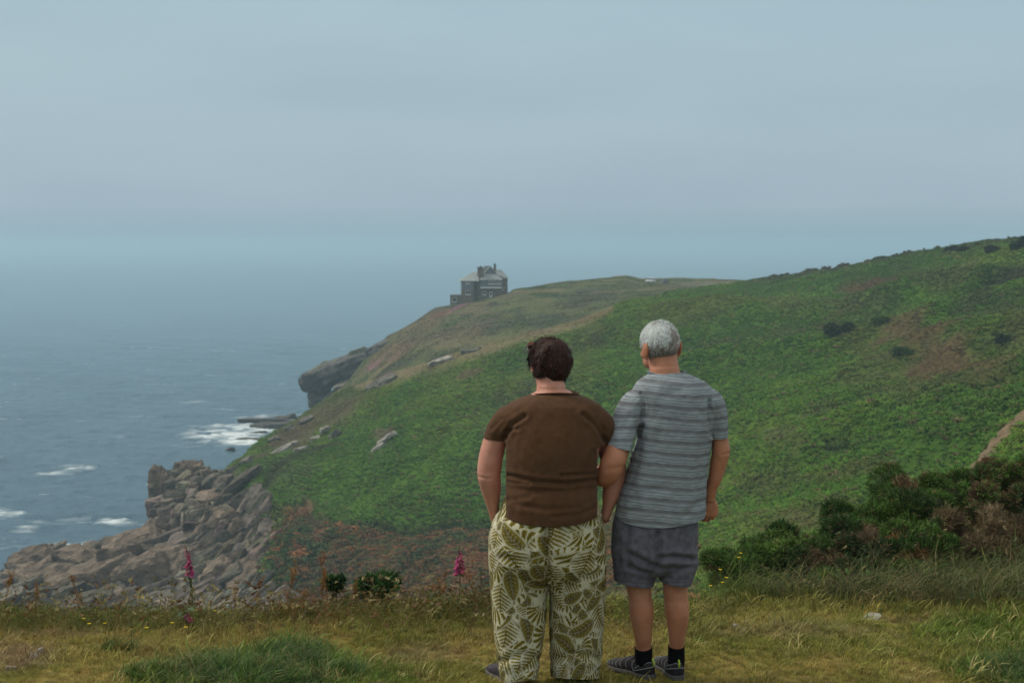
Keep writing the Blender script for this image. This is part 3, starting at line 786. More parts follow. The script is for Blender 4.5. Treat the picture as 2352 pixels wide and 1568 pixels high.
def leaf_print(w=2.4, h=1.25, px=.0016, seed=4):
    """a printed cotton: olive leaves with pale veins and outlines on off-white; returns a colour raster"""
    rs = np.random.RandomState(seed)
    W, H = int(w / px), int(h / px)
    img = np.ones((H, W, 3)) * (.50, .47, .33)
    OL, OLD, PALE = np.array((.172, .134, .018)), np.array((.084, .060, .012)), np.array((.38, .355, .25))
    def stamp(cx, cy, ang, L, kind):
        R = int(L * 1.15 / px); x0, x1 = max(0, int(cx / px) - R), min(W, int(cx / px) + R); y0, y1 = max(0, int(cy / px) - R), min(H, int(cy / px) + R)
        if x1 <= x0 or y1 <= y0: return
        X, Y = np.meshgrid((np.arange(x0, x1)) * px - cx, (np.arange(y0, y1)) * px - cy)
        c, s_ = math.cos(ang), math.sin(ang)
        a = (X * c + Y * s_) / L; b = (-X * s_ + Y * c) / L           # a along the midrib 0..1
        b = b - .10 * np.sin(a * 3.1) * rs.uniform(-1, 1)
        im = img[y0:y1, x0:x1]
        ab = np.abs(b)
        if kind == 0:        # broad heart-shaped leaf with branching veins
            wd = .40 * np.clip(a + .12, 0, 1.2) ** .5 * np.clip(1 - a, 0, 1) ** .75 * 1.25
            ins = (a > -.12) & (a < 1) & (ab < wd)
            outl = (a > -.16) & (a < 1.04) & (ab < wd + .055)
            vein = (np.abs(((a * 1.0 - ab * .75) * 6.5) % 1 - .5) < .06 + .05 * (1 - a)) & (ab < wd * .82) & (ab > .02)
            mid = ab < .012
            shade = sstep(.0, 1.0, ab / np.maximum(wd, 1e-3))[..., None]
            im[outl] = PALE * 1.02
            im[ins] = (OLD * (1 - shade) + OL * shade)[ins] * 1.05
            im[ins & (vein | mid)] = PALE * .62
        elif kind == 1:      # palm frond: leaflets either side of a rib
            wd = .42 * np.sin(np.clip(a, 0, 1) * np.pi) ** .6
            ph = ((a - ab * .55) * 8.0) % 1
            lf = (np.abs(ph - .5) < .36 * np.clip(1 - (ab / np.maximum(wd, 1e-3)) ** 2, 0, 1) ** .6) & (ab < wd) & (a > 0) & (a < 1)
            im[(ab < wd + .03) & (a > -.02) & (a < 1.02)] = (.49, .46, .35)
            sh = sstep(.05, .5, np.abs(ph - .5))[..., None]
            im[lf] = (OL * (1 - sh) * 1.1 + OLD * sh)[lf]
            im[(ab < .014) & (a > 0) & (a < 1)] = OLD
        else:                # split leaf: long curved fingers fanning from the base
            rr = np.hypot(a, b); tt = np.arctan2(b, a)
            q = tt / .34 + 1.3 * rr
            lob = np.abs(q % 1 - .5) < .38 * np.sin(np.clip(rr / 1.0, 0, 1) * np.pi * .93 + .12) ** .7
            ins = (rr < 1 - .22 * np.abs(tt)) & (np.abs(tt) < 1.25) & (rr > .03)
            im[(rr < 1.03 - .22 * np.abs(tt)) & (np.abs(tt) < 1.33)] = (.50, .47, .33)
            im[ins & lob] = OL
            im[ins & lob & (np.abs(q % 1 - .5) < .07)] = OLD
    n = 0
    for gy in np.arange(0, h + .05, .052):
        for gx in np.arange(0, w + .05, .056):
            k = rs.choice([0, 0, 1, 1, 2]); L = {0: .100, 1: .128, 2: .105}[k] * rs.uniform(.8, 1.25)
            stamp(gx + rs.uniform(-.03, .03), gy + rs.uniform(-.03, .03), rs.uniform(0, 6.28), L, k)
    for i in range(int(w * h / .030)):
        stamp(rs.uniform(0, w), rs.uniform(0, h), rs.uniform(0, 6.28), .115 * rs.uniform(.85, 1.25), 0)
    return img, px

def hair_tufts(geo, P, D, Nn, L, width, cols, seg=5, bend=.5, rs=RS):
    """flat tapering strands from points P, heading D, lifting along Nn"""
    n = len(P); t = np.linspace(0, 1, seg)
    side = np.cross(D, Nn); side /= np.linalg.norm(side, axis=1, keepdims=True) + 1e-9
    L = np.broadcast_to(L, (n,)); wv = np.broadcast_to(width, (n,))
    V = []
    for tt in t:
        c = P + D * (L * tt)[:, None] + Nn * (L * bend * (tt * (1 - tt)) * 1.0)[:, None]
        w = wv * (1 - tt) ** .6 * .5 + .0002
        V.append(np.stack([c - side * w[:, None], c + side * w[:, None]], 1))
    V = np.stack(V, 1)                                             # n, seg, 2, 3
    base = np.arange(n)[:, None] * seg * 2
    j = np.arange(seg - 1)[None] * 2
    Q = np.stack([base + j, base + j + 1, base + j + 3, base + j + 2], -1).reshape(-1, 4)
    geo.add(V.reshape(-1, 3), Q, None, np.repeat(cols, seg * 2, axis=0))

# ------------------------------------------------------------------ the woman
def build_woman():
    f = Fig(6.80)
    root = empty('person', (float(f.pt(1262, 1570)[0]), 6.80, 0.0))
    tag(root, 'woman with dark brown hair in brown t-shirt and leafy trousers, hands in pockets', 'person')
    base = np.array(root.location)
    def fin(me): put_co(me, get_co(me) - base)
    # ---- body
    g = Geo()
    g.add(*f.loft([(896, 1236, 1306, 40, .02), (912, 1208, 1336, 52, .01), (935, 1172, 1374, 64, 0), (965, 1165, 1382, 78, 0), (1010, 1164, 1380, 94, 0), (1060, 1164, 1372, 100, 0),
                   (1100, 1166, 1364, 98, 0), (1150, 1160, 1374, 108, 0), (1200, 1148, 1380, 108, 0), (1250, 1140, 1378, 104, 0), (1300, 1150, 1370, 84, 0)]))
    neck = f.limb([(1266, 925, .02, 46, 42), (1266, 900, .02, 36, 38), (1264, 880, .03, 32, 35), (1262, 855, .04, 34, 37), (1262, 830, .05, 34, 36)])
    g.add(*neck)
    hc = f.pt(1262, 830, .05); face = rad(16)
    head = [f.ball(1264, 826, .045, 44, 54, 48), f.ball(1262, 846, .075, 36, 40, 40), f.ball(1262, 866, .105, 25, 26, 20),     # skull, face, jaw
            f.ball(1262, 845, .165, 5, 9, 9), f.ball(1262, 840, .155, 4, 7, 12), f.ball(1262, 860, .150, 11, 6, 4), f.ball(1262, 871, .145, 11, 9, 7),     # nose, lips, chin
            f.ball(1249, 833, .150, 8, 5, 5), f.ball(1275, 833, .150, 8, 5, 5), f.ball(1250, 826, .148, 11, 6, 4), f.ball(1274, 826, .148, 11, 6, 4),      # eyes, brows
            f.ball(1243, 850, .125, 11, 12, 12), f.ball(1281, 850, .125, 11, 12, 12),                              # cheeks
            f.ball(1222, 842, .055, 4, 11, 15), f.ball(1304, 842, .055, 4, 11, 15)]                                # ears
    for V, Q, T in head: g.add(rot_about(V, hc, face), Q, T)
    # arms: the left hangs to the pocket, the right goes round her companion's arm to the other pocket
    g.add(*f.limb([(1190, 968, 0, 26, 34), (1160, 976, 0, 28, 34), (1138, 1010, .0, 27, 30), (1127, 1055, .0, 28, 29), (1123, 1088, .0, 27, 27), (1127, 1118, .02, 24, 24), (1131, 1150, .045, 17, 19), (1134, 1172, .06, 12.5, 15), (1139, 1192, .075, 11.5, 15)]))
    g.add(*f.limb([(1350, 968, 0, 26, 34), (1376, 976, 0, 28, 34), (1392, 1010, .03, 27, 30), (1406, 1050, .06, 28, 29), (1412, 1078, .07, 27, 27), (1410, 1108, .07, 25, 25), (1403, 1140, .065, 20, 20), (1396, 1165, .065, 13.5, 15), (1388, 1190, .075, 11.5, 15)]))
    for u, sd, dx in ((1139, 1, .10), (1388, -1, -.10)):
        for pc in hand(f.pt(u, 1190, .075), (dx * 2.2, .55, -1), (-sd, -.3, 0), .92, (10, 14, 12), side=-sd, thumb=(-.35, .85, -.25)): g.add(*pc)
    # legs and feet
    for du, dd in ((0, -.03), (0, .03)): pass
    g.add(*f.limb([(1205, 1240, 0, 60, 66), (1196, 1320, 0, 52, 58), (1194, 1400, -.01, 42, 44), (1194, 1450, -.02, 36, 40), (1192, 1500, -.03, 30, 32), (1192, 1545, -.03, 22, 24), (1192, 1562, -.03, 21, 26)]))
    g.add(*f.limb([(1318, 1240, 0, 60, 66), (1326, 1320, 0, 52, 58), (1324, 1400, .02, 42, 44), (1322, 1450, .02, 36, 40), (1320, 1500, .03, 30, 32), (1318, 1535, .03, 22, 24), (1318, 1552, .03, 21, 26)]))
    body = remesh(g, .0046, 5)
    folds(body, f, [([(1257, 1180), (1256, 1240), (1258, 1340)], 16, .06), ([(1170, 1112), (1372, 1112)], 5, .004), ([(1098, 1094), (1116, 1099), (1128, 1098)], 3, .0022), ([(1240, 893), (1310, 893)], 2, .0015)], noise=.0006)
    # ---- t-shirt
    g = Geo()
    g.add(*f.loft([(893, 1250, 1310, 34, .02), (903, 1230, 1322, 48, .015), (914, 1194, 1350, 60, .01), (930, 1166, 1380, 70, .0), (955, 1158, 1388, 82, 0), (1000, 1154, 1390, 100, 0), (1050, 1152, 1386, 109, 0),
                   (1088, 1152, 1378, 108, 0), (1104, 1152, 1377, 107, 0), (1125, 1148, 1384, 115, 0), (1160, 1145, 1389, 122, 0), (1195, 1147, 1386, 124, 0), (1230, 1152, 1382, 122, 0), (1250, 1156, 1378, 118, 0)], e=2.35))
    g.add(*f.limb([(1205, 962, 0, 40, 58), (1174, 966, 0, 37, 52), (1150, 986, 0, 32, 42), (1137, 1008, .0, 26.5, 33), (1131, 1030, .0, 26, 31)]))
    g.add(*f.limb([(1335, 962, 0, 40, 58), (1364, 966, 0, 37, 52), (1385, 986, .01, 32, 42), (1395, 1012, .02, 27, 33), (1400, 1040, .02, 26, 31)]))
    me = remesh(g, .0048, 6)
    folds(me, f, [([(1168, 1092), (1230, 1106), (1300, 1110), (1372, 1100)], 5, .010), ([(1290, 1092), (1375, 1088)], 4, .006), ([(1160, 1104), (1215, 1112)], 4, .005),
                  ([(1185, 1158), (1260, 1170), (1330, 1166)], 6, .004), ([(1270, 1186), (1335, 1180), (1380, 1160)], 5, .0045), ([(1160, 1150), (1215, 1140)], 6, .004),
                  ([(1160, 1004), (1176, 975), (1205, 955)], 5, .011), ([(1162, 990), (1190, 984)], 4, .006), ([(1388, 1010), (1368, 975), (1340, 952)], 5, .011), ([(1390, 990), (1370, 960)], 4, .005),
                  ([(1172, 1040), (1188, 1075), (1200, 1100)], 7, .004), ([(1365, 1040), (1352, 1072), (1345, 1090)], 7, .004), ([(1225, 1130), (1290, 1128)], 6, .003), ([(1150, 962), (1128, 985)], 4, .004)], noise=.0015)
    hem_rise = float(f.pt(1262, 1168)[2] - f.pt(1262, 1209, -.25)[2])
    # hem: dips at the back, rises at the sides
    V = get_co(me); U, Vv = proj(V)
    dz = np.clip(((U - 1262) / 118.) ** 2, 0, 1.3) ** 1.3 * hem_rise
    put_co(me, V - np.stack([0 * dz, 0 * dz, dz], 1))
    hz = float(f.pt(1262, 1209, -.25)[2])
    cut(me, (0, 6.8, hz), (0, 0, -1), lambda c: c.z < hz + .2)
    V = get_co(me); U, _ = proj(V)
    dz = np.clip(((U - 1262) / 118.) ** 2, 0, 1.3) ** 1.3 * hem_rise
    put_co(me, V + np.stack([0 * dz, 0 * dz, dz], 1))
    for (u, v, d, nu_, nv_, lim) in ((1136, 1007, 0, -.12, -1, lambda c: proj(np.array(c))[0] < 1162 and proj(np.array(c))[1] > 985), (1393, 1014, .02, .12, -1, lambda c: proj(np.array(c))[0] > 1372 and proj(np.array(c))[1] > 985)):
        p = f.pt(u, v, d); cut(me, tuple(p), Vector((nu_, 0, nv_)).normalized(), lim)
    cz = float(f.pt(1262, 900)[2])
    # neckline: wide scoop, a little lower at the middle of the back
    cut(me, (0, 6.8, cz), (0, 0, 1), None)
    tuck(body, me, ok=lambda U, v: (v > 905) & (((U > 1168) & (U < 1372)) | (v < 1000))); tee_shell = me.copy()
    me = thicken(me, .004); fin(me)
    tee = put_obj('t_shirt', me, m_brown_tee, root)
    V = get_co(me)
    # collar band
    th = np.arange(64) / 64 * 2 * np.pi; c = f.pt(1277, 901, .018) - base
    path = [c + np.array([math.cos(t) * 50 * f.k, math.sin(t) * 47 * f.k, (-.006 * math.cos(2 * t))]) for t in th] ; path.append(path[0])
    Vt, Q, T = tube(np.array(path), [(.004, .008)] * 65, 8, cap=False)
    gc = Geo(); gc.add(Vt, Q); gc.obj('collar', m_brown_tee, tee)
    # ---- trousers
    g = Geo()
    g.add(*f.loft([(1140, 1158, 1370, 100, 0), (1170, 1146, 1380, 112, 0), (1200, 1128, 1388, 118, 0), (1240, 1121, 1393, 119, 0), (1275, 1121, 1394, 110, 0), (1305, 1124, 1392, 92, 0), (1325, 1134, 1384, 66, 0)]))
    g.add(*f.loft([(1225, 1124, 1262, 92, 0), (1280, 1121, 1261, 84, 0), (1330, 1124, 1259, 76, -.005), (1400, 1129, 1256, 70, -.01), (1460, 1135, 1249, 66, -.02), (1510, 1141, 1241, 62, -.03), (1545, 1147, 1236, 60, -.04), (1575, 1152, 1232, 60, -.04), (1592, 1154, 1230, 60, -.04)], e=2.2))
    g.add(*f.loft([(1225, 1252, 1391, 92, 0), (1280, 1258, 1393, 84, 0), (1330, 1260, 1392, 76, .005), (1400, 1261, 1389, 70, .015), (1460, 1262, 1386, 66, .02), (1510, 1263, 1382, 62, .03), (1540, 1264, 1377, 60, .03), (1565, 1266, 1374, 60, .03), (1580, 1267, 1373, 60, .03)], e=2.2))
    me = remesh(g, .0036, 6)
    folds(me, f, [([(1257, 1196), (1256, 1240), (1258, 1290), (1259, 1330)], 8, .026), ([(1150, 1280), (1215, 1290), (1250, 1272)], 8, .005), ([(1380, 1290), (1310, 1296), (1265, 1276)], 8, .005),
                  ([(1170, 1340), (1175, 1420), (1180, 1500)], 14, .006), ([(1220, 1360), (1222, 1440), (1215, 1530)], 12, .008), ([(1300, 1350), (1302, 1440), (1305, 1530)], 13, .008), ([(1352, 1330), (1350, 1440), (1345, 1530)], 14, .007),
                  ([(1150, 1520), (1200, 1500), (1235, 1512)], 8, .006), ([(1270, 1515), (1320, 1500), (1375, 1512)], 8, .006), ([(1137, 1190), (1140, 1230)], 5, .006), ([(1383, 1190), (1380, 1230)], 5, .006)], noise=.0022, nsc=(9, 9, 5))
    V = get_co(me)
    for (u0, u1, v, d, til, q) in ((1100, 1260, 1563, -.06, .10, -1), (1260, 1420, 1556, .0, -.03, 1)):
        p = f.pt((u0 + u1) / 2, v, d)
        xm = float(f.pt(1260, 1520)[0])
        cut(me, tuple(p), Vector((til * 1.2, -.22, -1)).normalized(), lambda c, q=q, xm=xm: (c.x - xm) * q > 0 and c.z < .25)
    tuck(me, tee_shell, .012, .09); tuck(body, me, .010, .09, ok=lambda U, v: v > 1198)
    fin(body); put_obj('body', body, m_skin_w, root); bpy.data.meshes.remove(tee_shell)
    me = thicken(me, .004)
    V = get_co(me)
    img, px = leaf_print()
    U, Vv = proj(V); left = U < 1259
    cxl = np.where(left, f.pt(1192, 1400)[0], f.pt(1325, 1400)[0])
    ang = np.arctan2(V[:, 0] - cxl, -(V[:, 1] - 6.8))
    uu = np.where(left, .62, 1.78) + ang * .148; vv = V[:, 2] + .06
    ii = np.clip((uu / px).astype(int), 0, img.shape[1] - 1); jj = np.clip((vv / px).astype(int), 0, img.shape[0] - 1)
    set_col(me, 'tint', img[jj, ii]); fin(me)
    m_tr = attr_mat("leaf_print_cotton", rough=.9, spec=.1, jitter=.06, nscale=30)
    put_obj('trousers', me, m_tr, root)
    # ---- hair: a full cap with layered strands
    rs = np.random.RandomState(3)
    hm = Geo()
    c0 = f.pt(1264, 822, .045)
    V, Q, T = f.ball(1264, 822, .040, 47, 54, 46, 64)
    d = (V - c0) / np.array([47, 54, 46]) / f.k
    bump_ = fbm(d * 2.6, 3, 90) * .11 + fbm(d * (7, 7, 3), 2, 91) * .09
    V = c0 + (V - c0) * (1 + bump_)[:, None]
    # nape: hair runs down the neck, narrowing
    low = sstep(.0, -1.0, d[:, 2]) * sstep(.35, -.2, d[:, 1])
    V[:, 2] -= low * 13 * f.k * (1.0 + .3 * fbm(d * 6, 2, 95)); V[:, 0] = c0[0] + (V[:, 0] - c0[0]) * (1 + .22 * sstep(-.3, -1, d[:, 2]) * (d[:, 1] < .3))
    keep = ~((d[:, 1] > .45) & (d[:, 2] < .25)) & ~((d[:, 2] < -.35) & (d[:, 1] > .12))
    V = rot_about(V, c0, face)
    Q = Q[keep[Q].all(1)]; T = T[keep[T].all(1)]
    hm.add(V, Q, T, (.020, .008, .0055))
    n = 7500
    z = rs.uniform(-1, 1, n); ph = rs.uniform(0, 2 * np.pi, n)
    dv = np.stack([np.sqrt(1 - z * z) * np.cos(ph), np.sqrt(1 - z * z) * np.sin(ph), z], 1)
    ok = ~((dv[:, 1] > .5) & (dv[:, 2] < .2)) & ~((dv[:, 2] < -.35) & (dv[:, 1] > .15)) & (dv[:, 2] > -.93)
    dv = dv[ok]; n = len(dv)
    b2 = fbm(dv * 2.6, 3, 90) * .11 + fbm(dv * (7, 7, 3), 2, 91) * .09
    P = c0 + dv * np.array([47, 54, 46]) * f.k * (1 + b2)[:, None] * .985
    low = sstep(.0, -1.0, dv[:, 2]) * sstep(.35, -.2, dv[:, 1]); P[:, 2] -= low * 13 * f.k
    P[:, 0] = c0[0] + (P[:, 0] - c0[0]) * (1 + .22 * sstep(-.3, -1, dv[:, 2]) * (dv[:, 1] < .3))
    crown = np.array([.15, .1, 1.0])
    fl = dv - crown * .9; fl -= dv * (fl * dv).sum(1, keepdims=True)                 # away from the crown
    fl += .7 * np.stack([fbm(dv * 3, 2, 92), fbm(dv * 3, 2, 93), fbm(dv * 3, 2, 94)], 1) + rs.normal(0, .34, (n, 3)) + dv * .06 + np.array([-.15, 0, -.30])
    fl -= dv * (fl * dv).sum(1, keepdims=True) * .6
    fl /= np.linalg.norm(fl, axis=1, keepdims=True) + 1e-9
    cc = np.array((.036, .0135, .0085)) * rs.uniform(.45, 1.7, (n, 1)) * (1 + .4 * sstep(.2, .9, dv[:, 2]))[:, None]
    hair_tufts(hm, rot_about(P, c0, face), (fl @ np.array([[math.cos(face), math.sin(face), 0], [-math.sin(face), math.cos(face), 0], [0, 0, 1]])), dv, rs.uniform(.016, .044, n) * np.where(dv[:, 2] < -.5, .6, 1), .0030, cc, 5, .8, rs)
    # the lock that sticks out at her left temple, and a few fly-aways
    k = 160
    P = np.stack([f.pt(1222 + rs.uniform(-2, 4), 838 + rs.uniform(-14, 16), .05 + rs.uniform(0, .04)) for _ in range(k)])
    D = np.stack([np.array([-1.0, .2, .55 + rs.normal(0, .3)]) for _ in range(k)]); D /= np.linalg.norm(D, axis=1, keepdims=True)
    hair_tufts(hm, P, D, np.tile([-.3, 0, -.9], (k, 1)), rs.uniform(.02, .042, k), .0035, np.array((.024, .012, .008)) * rs.uniform(.6, 1.5, (k, 1)), 5, .8, rs)
    me = hm.mesh('hair'); fin(me); put_obj('hair', me, m_hair, root)
    # ---- sunglasses pushed up on the head
    m_tort = simple_mat("tortoiseshell", (.055, .016, .006), .25, .5, col2=(.018, .006, .004), nscale=90)
    m_lens = simple_mat("amber_lens", (.16, .035, .008), .12, .5)
    g = Geo(); cg = f.pt(1262, 797, .045)
    R2 = lambda P: rot_about(np.array(P), c0, face)
    arch = [cg + np.array([math.sin(t) * 51 * f.k, math.cos(t) * 40 * f.k + .02, .0 + .006 * math.cos(t)]) for t in np.linspace(-1.35, 1.35, 24)]
    g.add(*tube(R2(arch), [(.0028, .0055)] * 24, 8))
    for sg in (-1, 1):
        g.add(*tube(R2([arch[0 if sg < 0 else -1], arch[0 if sg < 0 else -1] + np.array([sg * .003, -.04, -.012]), arch[0 if sg < 0 else -1] + np.array([sg * .0, -.06, -.03])]), [(.002, .004)] * 3, 8))
    me = g.mesh('sunglasses'); fin(me); sgl = put_obj('sunglasses', me, m_tort, root)
    for sg in (-1, 1):
        g = Geo()
        t0 = np.array([math.sin(sg * .62) * 51 * f.k, math.cos(.62) * 40 * f.k + .024, .004]) + cg
        ring = [t0 + np.array([math.cos(a) * .024, math.sin(a) * .006 - abs(math.cos(a)) * .004, math.sin(a) * .018]) for a in np.linspace(0, 2 * np.pi, 20, endpoint=False)]
        Vr = np.array(ring + [t0 + np.array([0, .006, .002])]); Vr2 = Vr - np.array([0, .002, 0])
        n_ = 20; Tq = [(n_, i, (i + 1) % n_) for i in range(n_)]; Tb = [(2 * n_ + 1, n_ + 1 + (i + 1) % n_, n_ + 1 + i) for i in range(n_)]
        Qs = [(i, n_ + 1 + i, n_ + 1 + (i + 1) % n_, (i + 1) % n_) for i in range(n_)]
        g.add(R2(np.concatenate([Vr, Vr2])), Qs, Tq + Tb)
        me = g.mesh('lens'); fin(me); put_obj('lens', me, m_lens, sgl)
    # ---- shoes
    m_shoe = simple_mat("dark_shoe_leather", (.030, .022, .028), .6, .3, noise=.3, nscale=60, bump=.3, bscale=300)
    m_sole = simple_mat("shoe_sole", (.10, .095, .10), .8, .2)
    for (u, v, d, ang) in ((1184, 1566, -.05, 24), (1306, 1553, .04, -8)):
        make_shoe(f.pt(u, v, d), rad(ang), m_shoe, m_sole, root, base, plain=True)
    return root

def make_shoe(heel, ang, m_up, m_sl, root, base, plain=False, L=.295):
    """heel: ground point under the back of the heel; ang: how far the toe turns to the left of straight ahead"""
    heel = np.array([heel[0], heel[1], ground_z(heel[0], heel[1])])
    R = np.array([[math.cos(ang), -math.sin(ang), 0], [math.sin(ang), math.cos(ang), 0], [0, 0, 1]])
    W = lambda P: np.asarray(P, float) @ R.T + heel - base
    ys = np.linspace(0, 1, 26)
    hw = pch(ys, [0, .06, .2, .42, .68, .85, .95, 1], [.016, .034, .042, .041, .053, .047, .030, .009])
    tp = pch(ys, [0, .05, .17, .34, .5, .7, .88, 1], [.072, .084, .070, .084, .082, .060, .047, .027])
    rings = []; n = 24; th = np.arange(n) / n * 2 * np.pi
    for y, w, t in zip(ys, hw, tp):
        z = np.where(np.sin(th) > 0, .026 + np.abs(np.sin(th)) ** .8 * (t - .026), .026 - np.abs(np.sin(th)) ** .5 * .012)
        rings.append(np.stack([np.sign(np.cos(th)) * np.abs(np.cos(th)) ** .75 * w, np.full(n, y * L), z], 1))
    V = np.concatenate(rings + [rings[0].mean(0)[None], rings[-1].mean(0)[None]]); m = len(ys)
    T = [(m * n, (i + 1) % n, i) for i in range(n)] + [(m * n + 1, (m - 1) * n + i, (m - 1) * n + (i + 1) % n) for i in range(n)]
    g = Geo(); g.add(W(V), grid_faces(n, m, True), T)
    sh = g.obj('shoe', m_up, root)
    # sole: a rounded slab with a rim that sticks out
    o = []; 
    for sd in (1, -1):
        for y, w in (zip(ys, hw) if sd > 0 else zip(ys[::-1], hw[::-1])): o.append((sd * (w + .004), y * L * 1.02 - .003))
    o = np.array(o); k = len(o)
    V = np.concatenate([np.c_[o, np.full(k, z)] * (s, 1, 1) for z, s in ((.0, .94), (.004, 1), (.020, 1.0), (.024, .96))] + [[[0, L / 2, 0.0]], [[0, L / 2, .024]]])
    Qs = np.concatenate([[(r * k + i, r * k + (i + 1) % k, (r + 1) * k + (i + 1) % k, (r + 1) * k + i) for i in range(k)] for r in range(3)])
    T = [(4 * k, (i + 1) % k, i) for i in range(k)] + [(4 * k + 1, 3 * k + i, 3 * k + (i + 1) % k) for i in range(k)]
    g = Geo(); g.add(W(V), Qs, T); g.obj('sole', m_sl, sh)
    if not plain:
        def on(y, a):    # a point on the upper, a = angle round the section (0 = right side, pi/2 = top)
            w = np.interp(y, ys, hw) + .0015; t = np.interp(y, ys, tp) + .0015
            return (math.copysign(abs(math.cos(a)) ** .75, math.cos(a)) * w, y * L, .026 + max(0, math.sin(a)) ** .8 * (t - .026))
        g = Geo()
        for q in (.30, .44, .55, .64, .73, .82, .91):                       # pale piping of the toe straps
            for sd in (0, 1):
                P = [on(q + .05 * math.sin(k_ * 1.1), (k_ * .42) if not sd else math.pi - k_ * .42) for k_ in (0.1, .8, 1.6, 2.4, 3.2)]
                g.add(*tube(W(P), .0021, 6))
        P = [on(y, a) for y, a in ((.30, .15), (.22, .65), (.12, 1.0), (.045, 1.35), (.02, 1.57), (.045, 1.8), (.12, 2.14), (.22, 2.5), (.30, 3.0))]
        g.add(*tube(W(P), .0024, 6))
        P = [(np.interp(y, ys, hw) * s * 1.04, y * L - .003, z) for y, s, z in ((.32, 1, .030), (.16, 1, .046), (.05, 1, .058), (.0, .4, .062), (.0, -.4, .062), (.05, -1, .058), (.16, -1, .046), (.32, -1, .030))]
        g.add(*tube(W(P), .0024, 6))
        g.obj('strap_piping', m_pipe, sh)
        g = Geo()
        g.add(*tube(W([(0, -.003, .062), (0, -.008, .080), (0, -.005, .092), (0, .004, .102)]), [(.0045, .002)] * 4, 8))
        g.obj('pull_tab', m_tab, sh)
        g = Geo()
        for q in (.40, .50, .60):
            g.add(*tube(W([on(q, .7), on(q + .02, 1.57), on(q, 2.44)]), .002, 6))
        g.add(*tube(W([on(.38, 1.2), (.012, .36 * L, .098), (-.012, .37 * L, .098), on(.38, 1.94)]), .003, 6))
        g.obj('lace', m_up, sh)
    return sh
m_pipe = simple_mat("pale_piping", (.19, .19, .20), .7, .2)
m_tab = simple_mat("lime_tab", (.34, .46, .04), .7, .2)

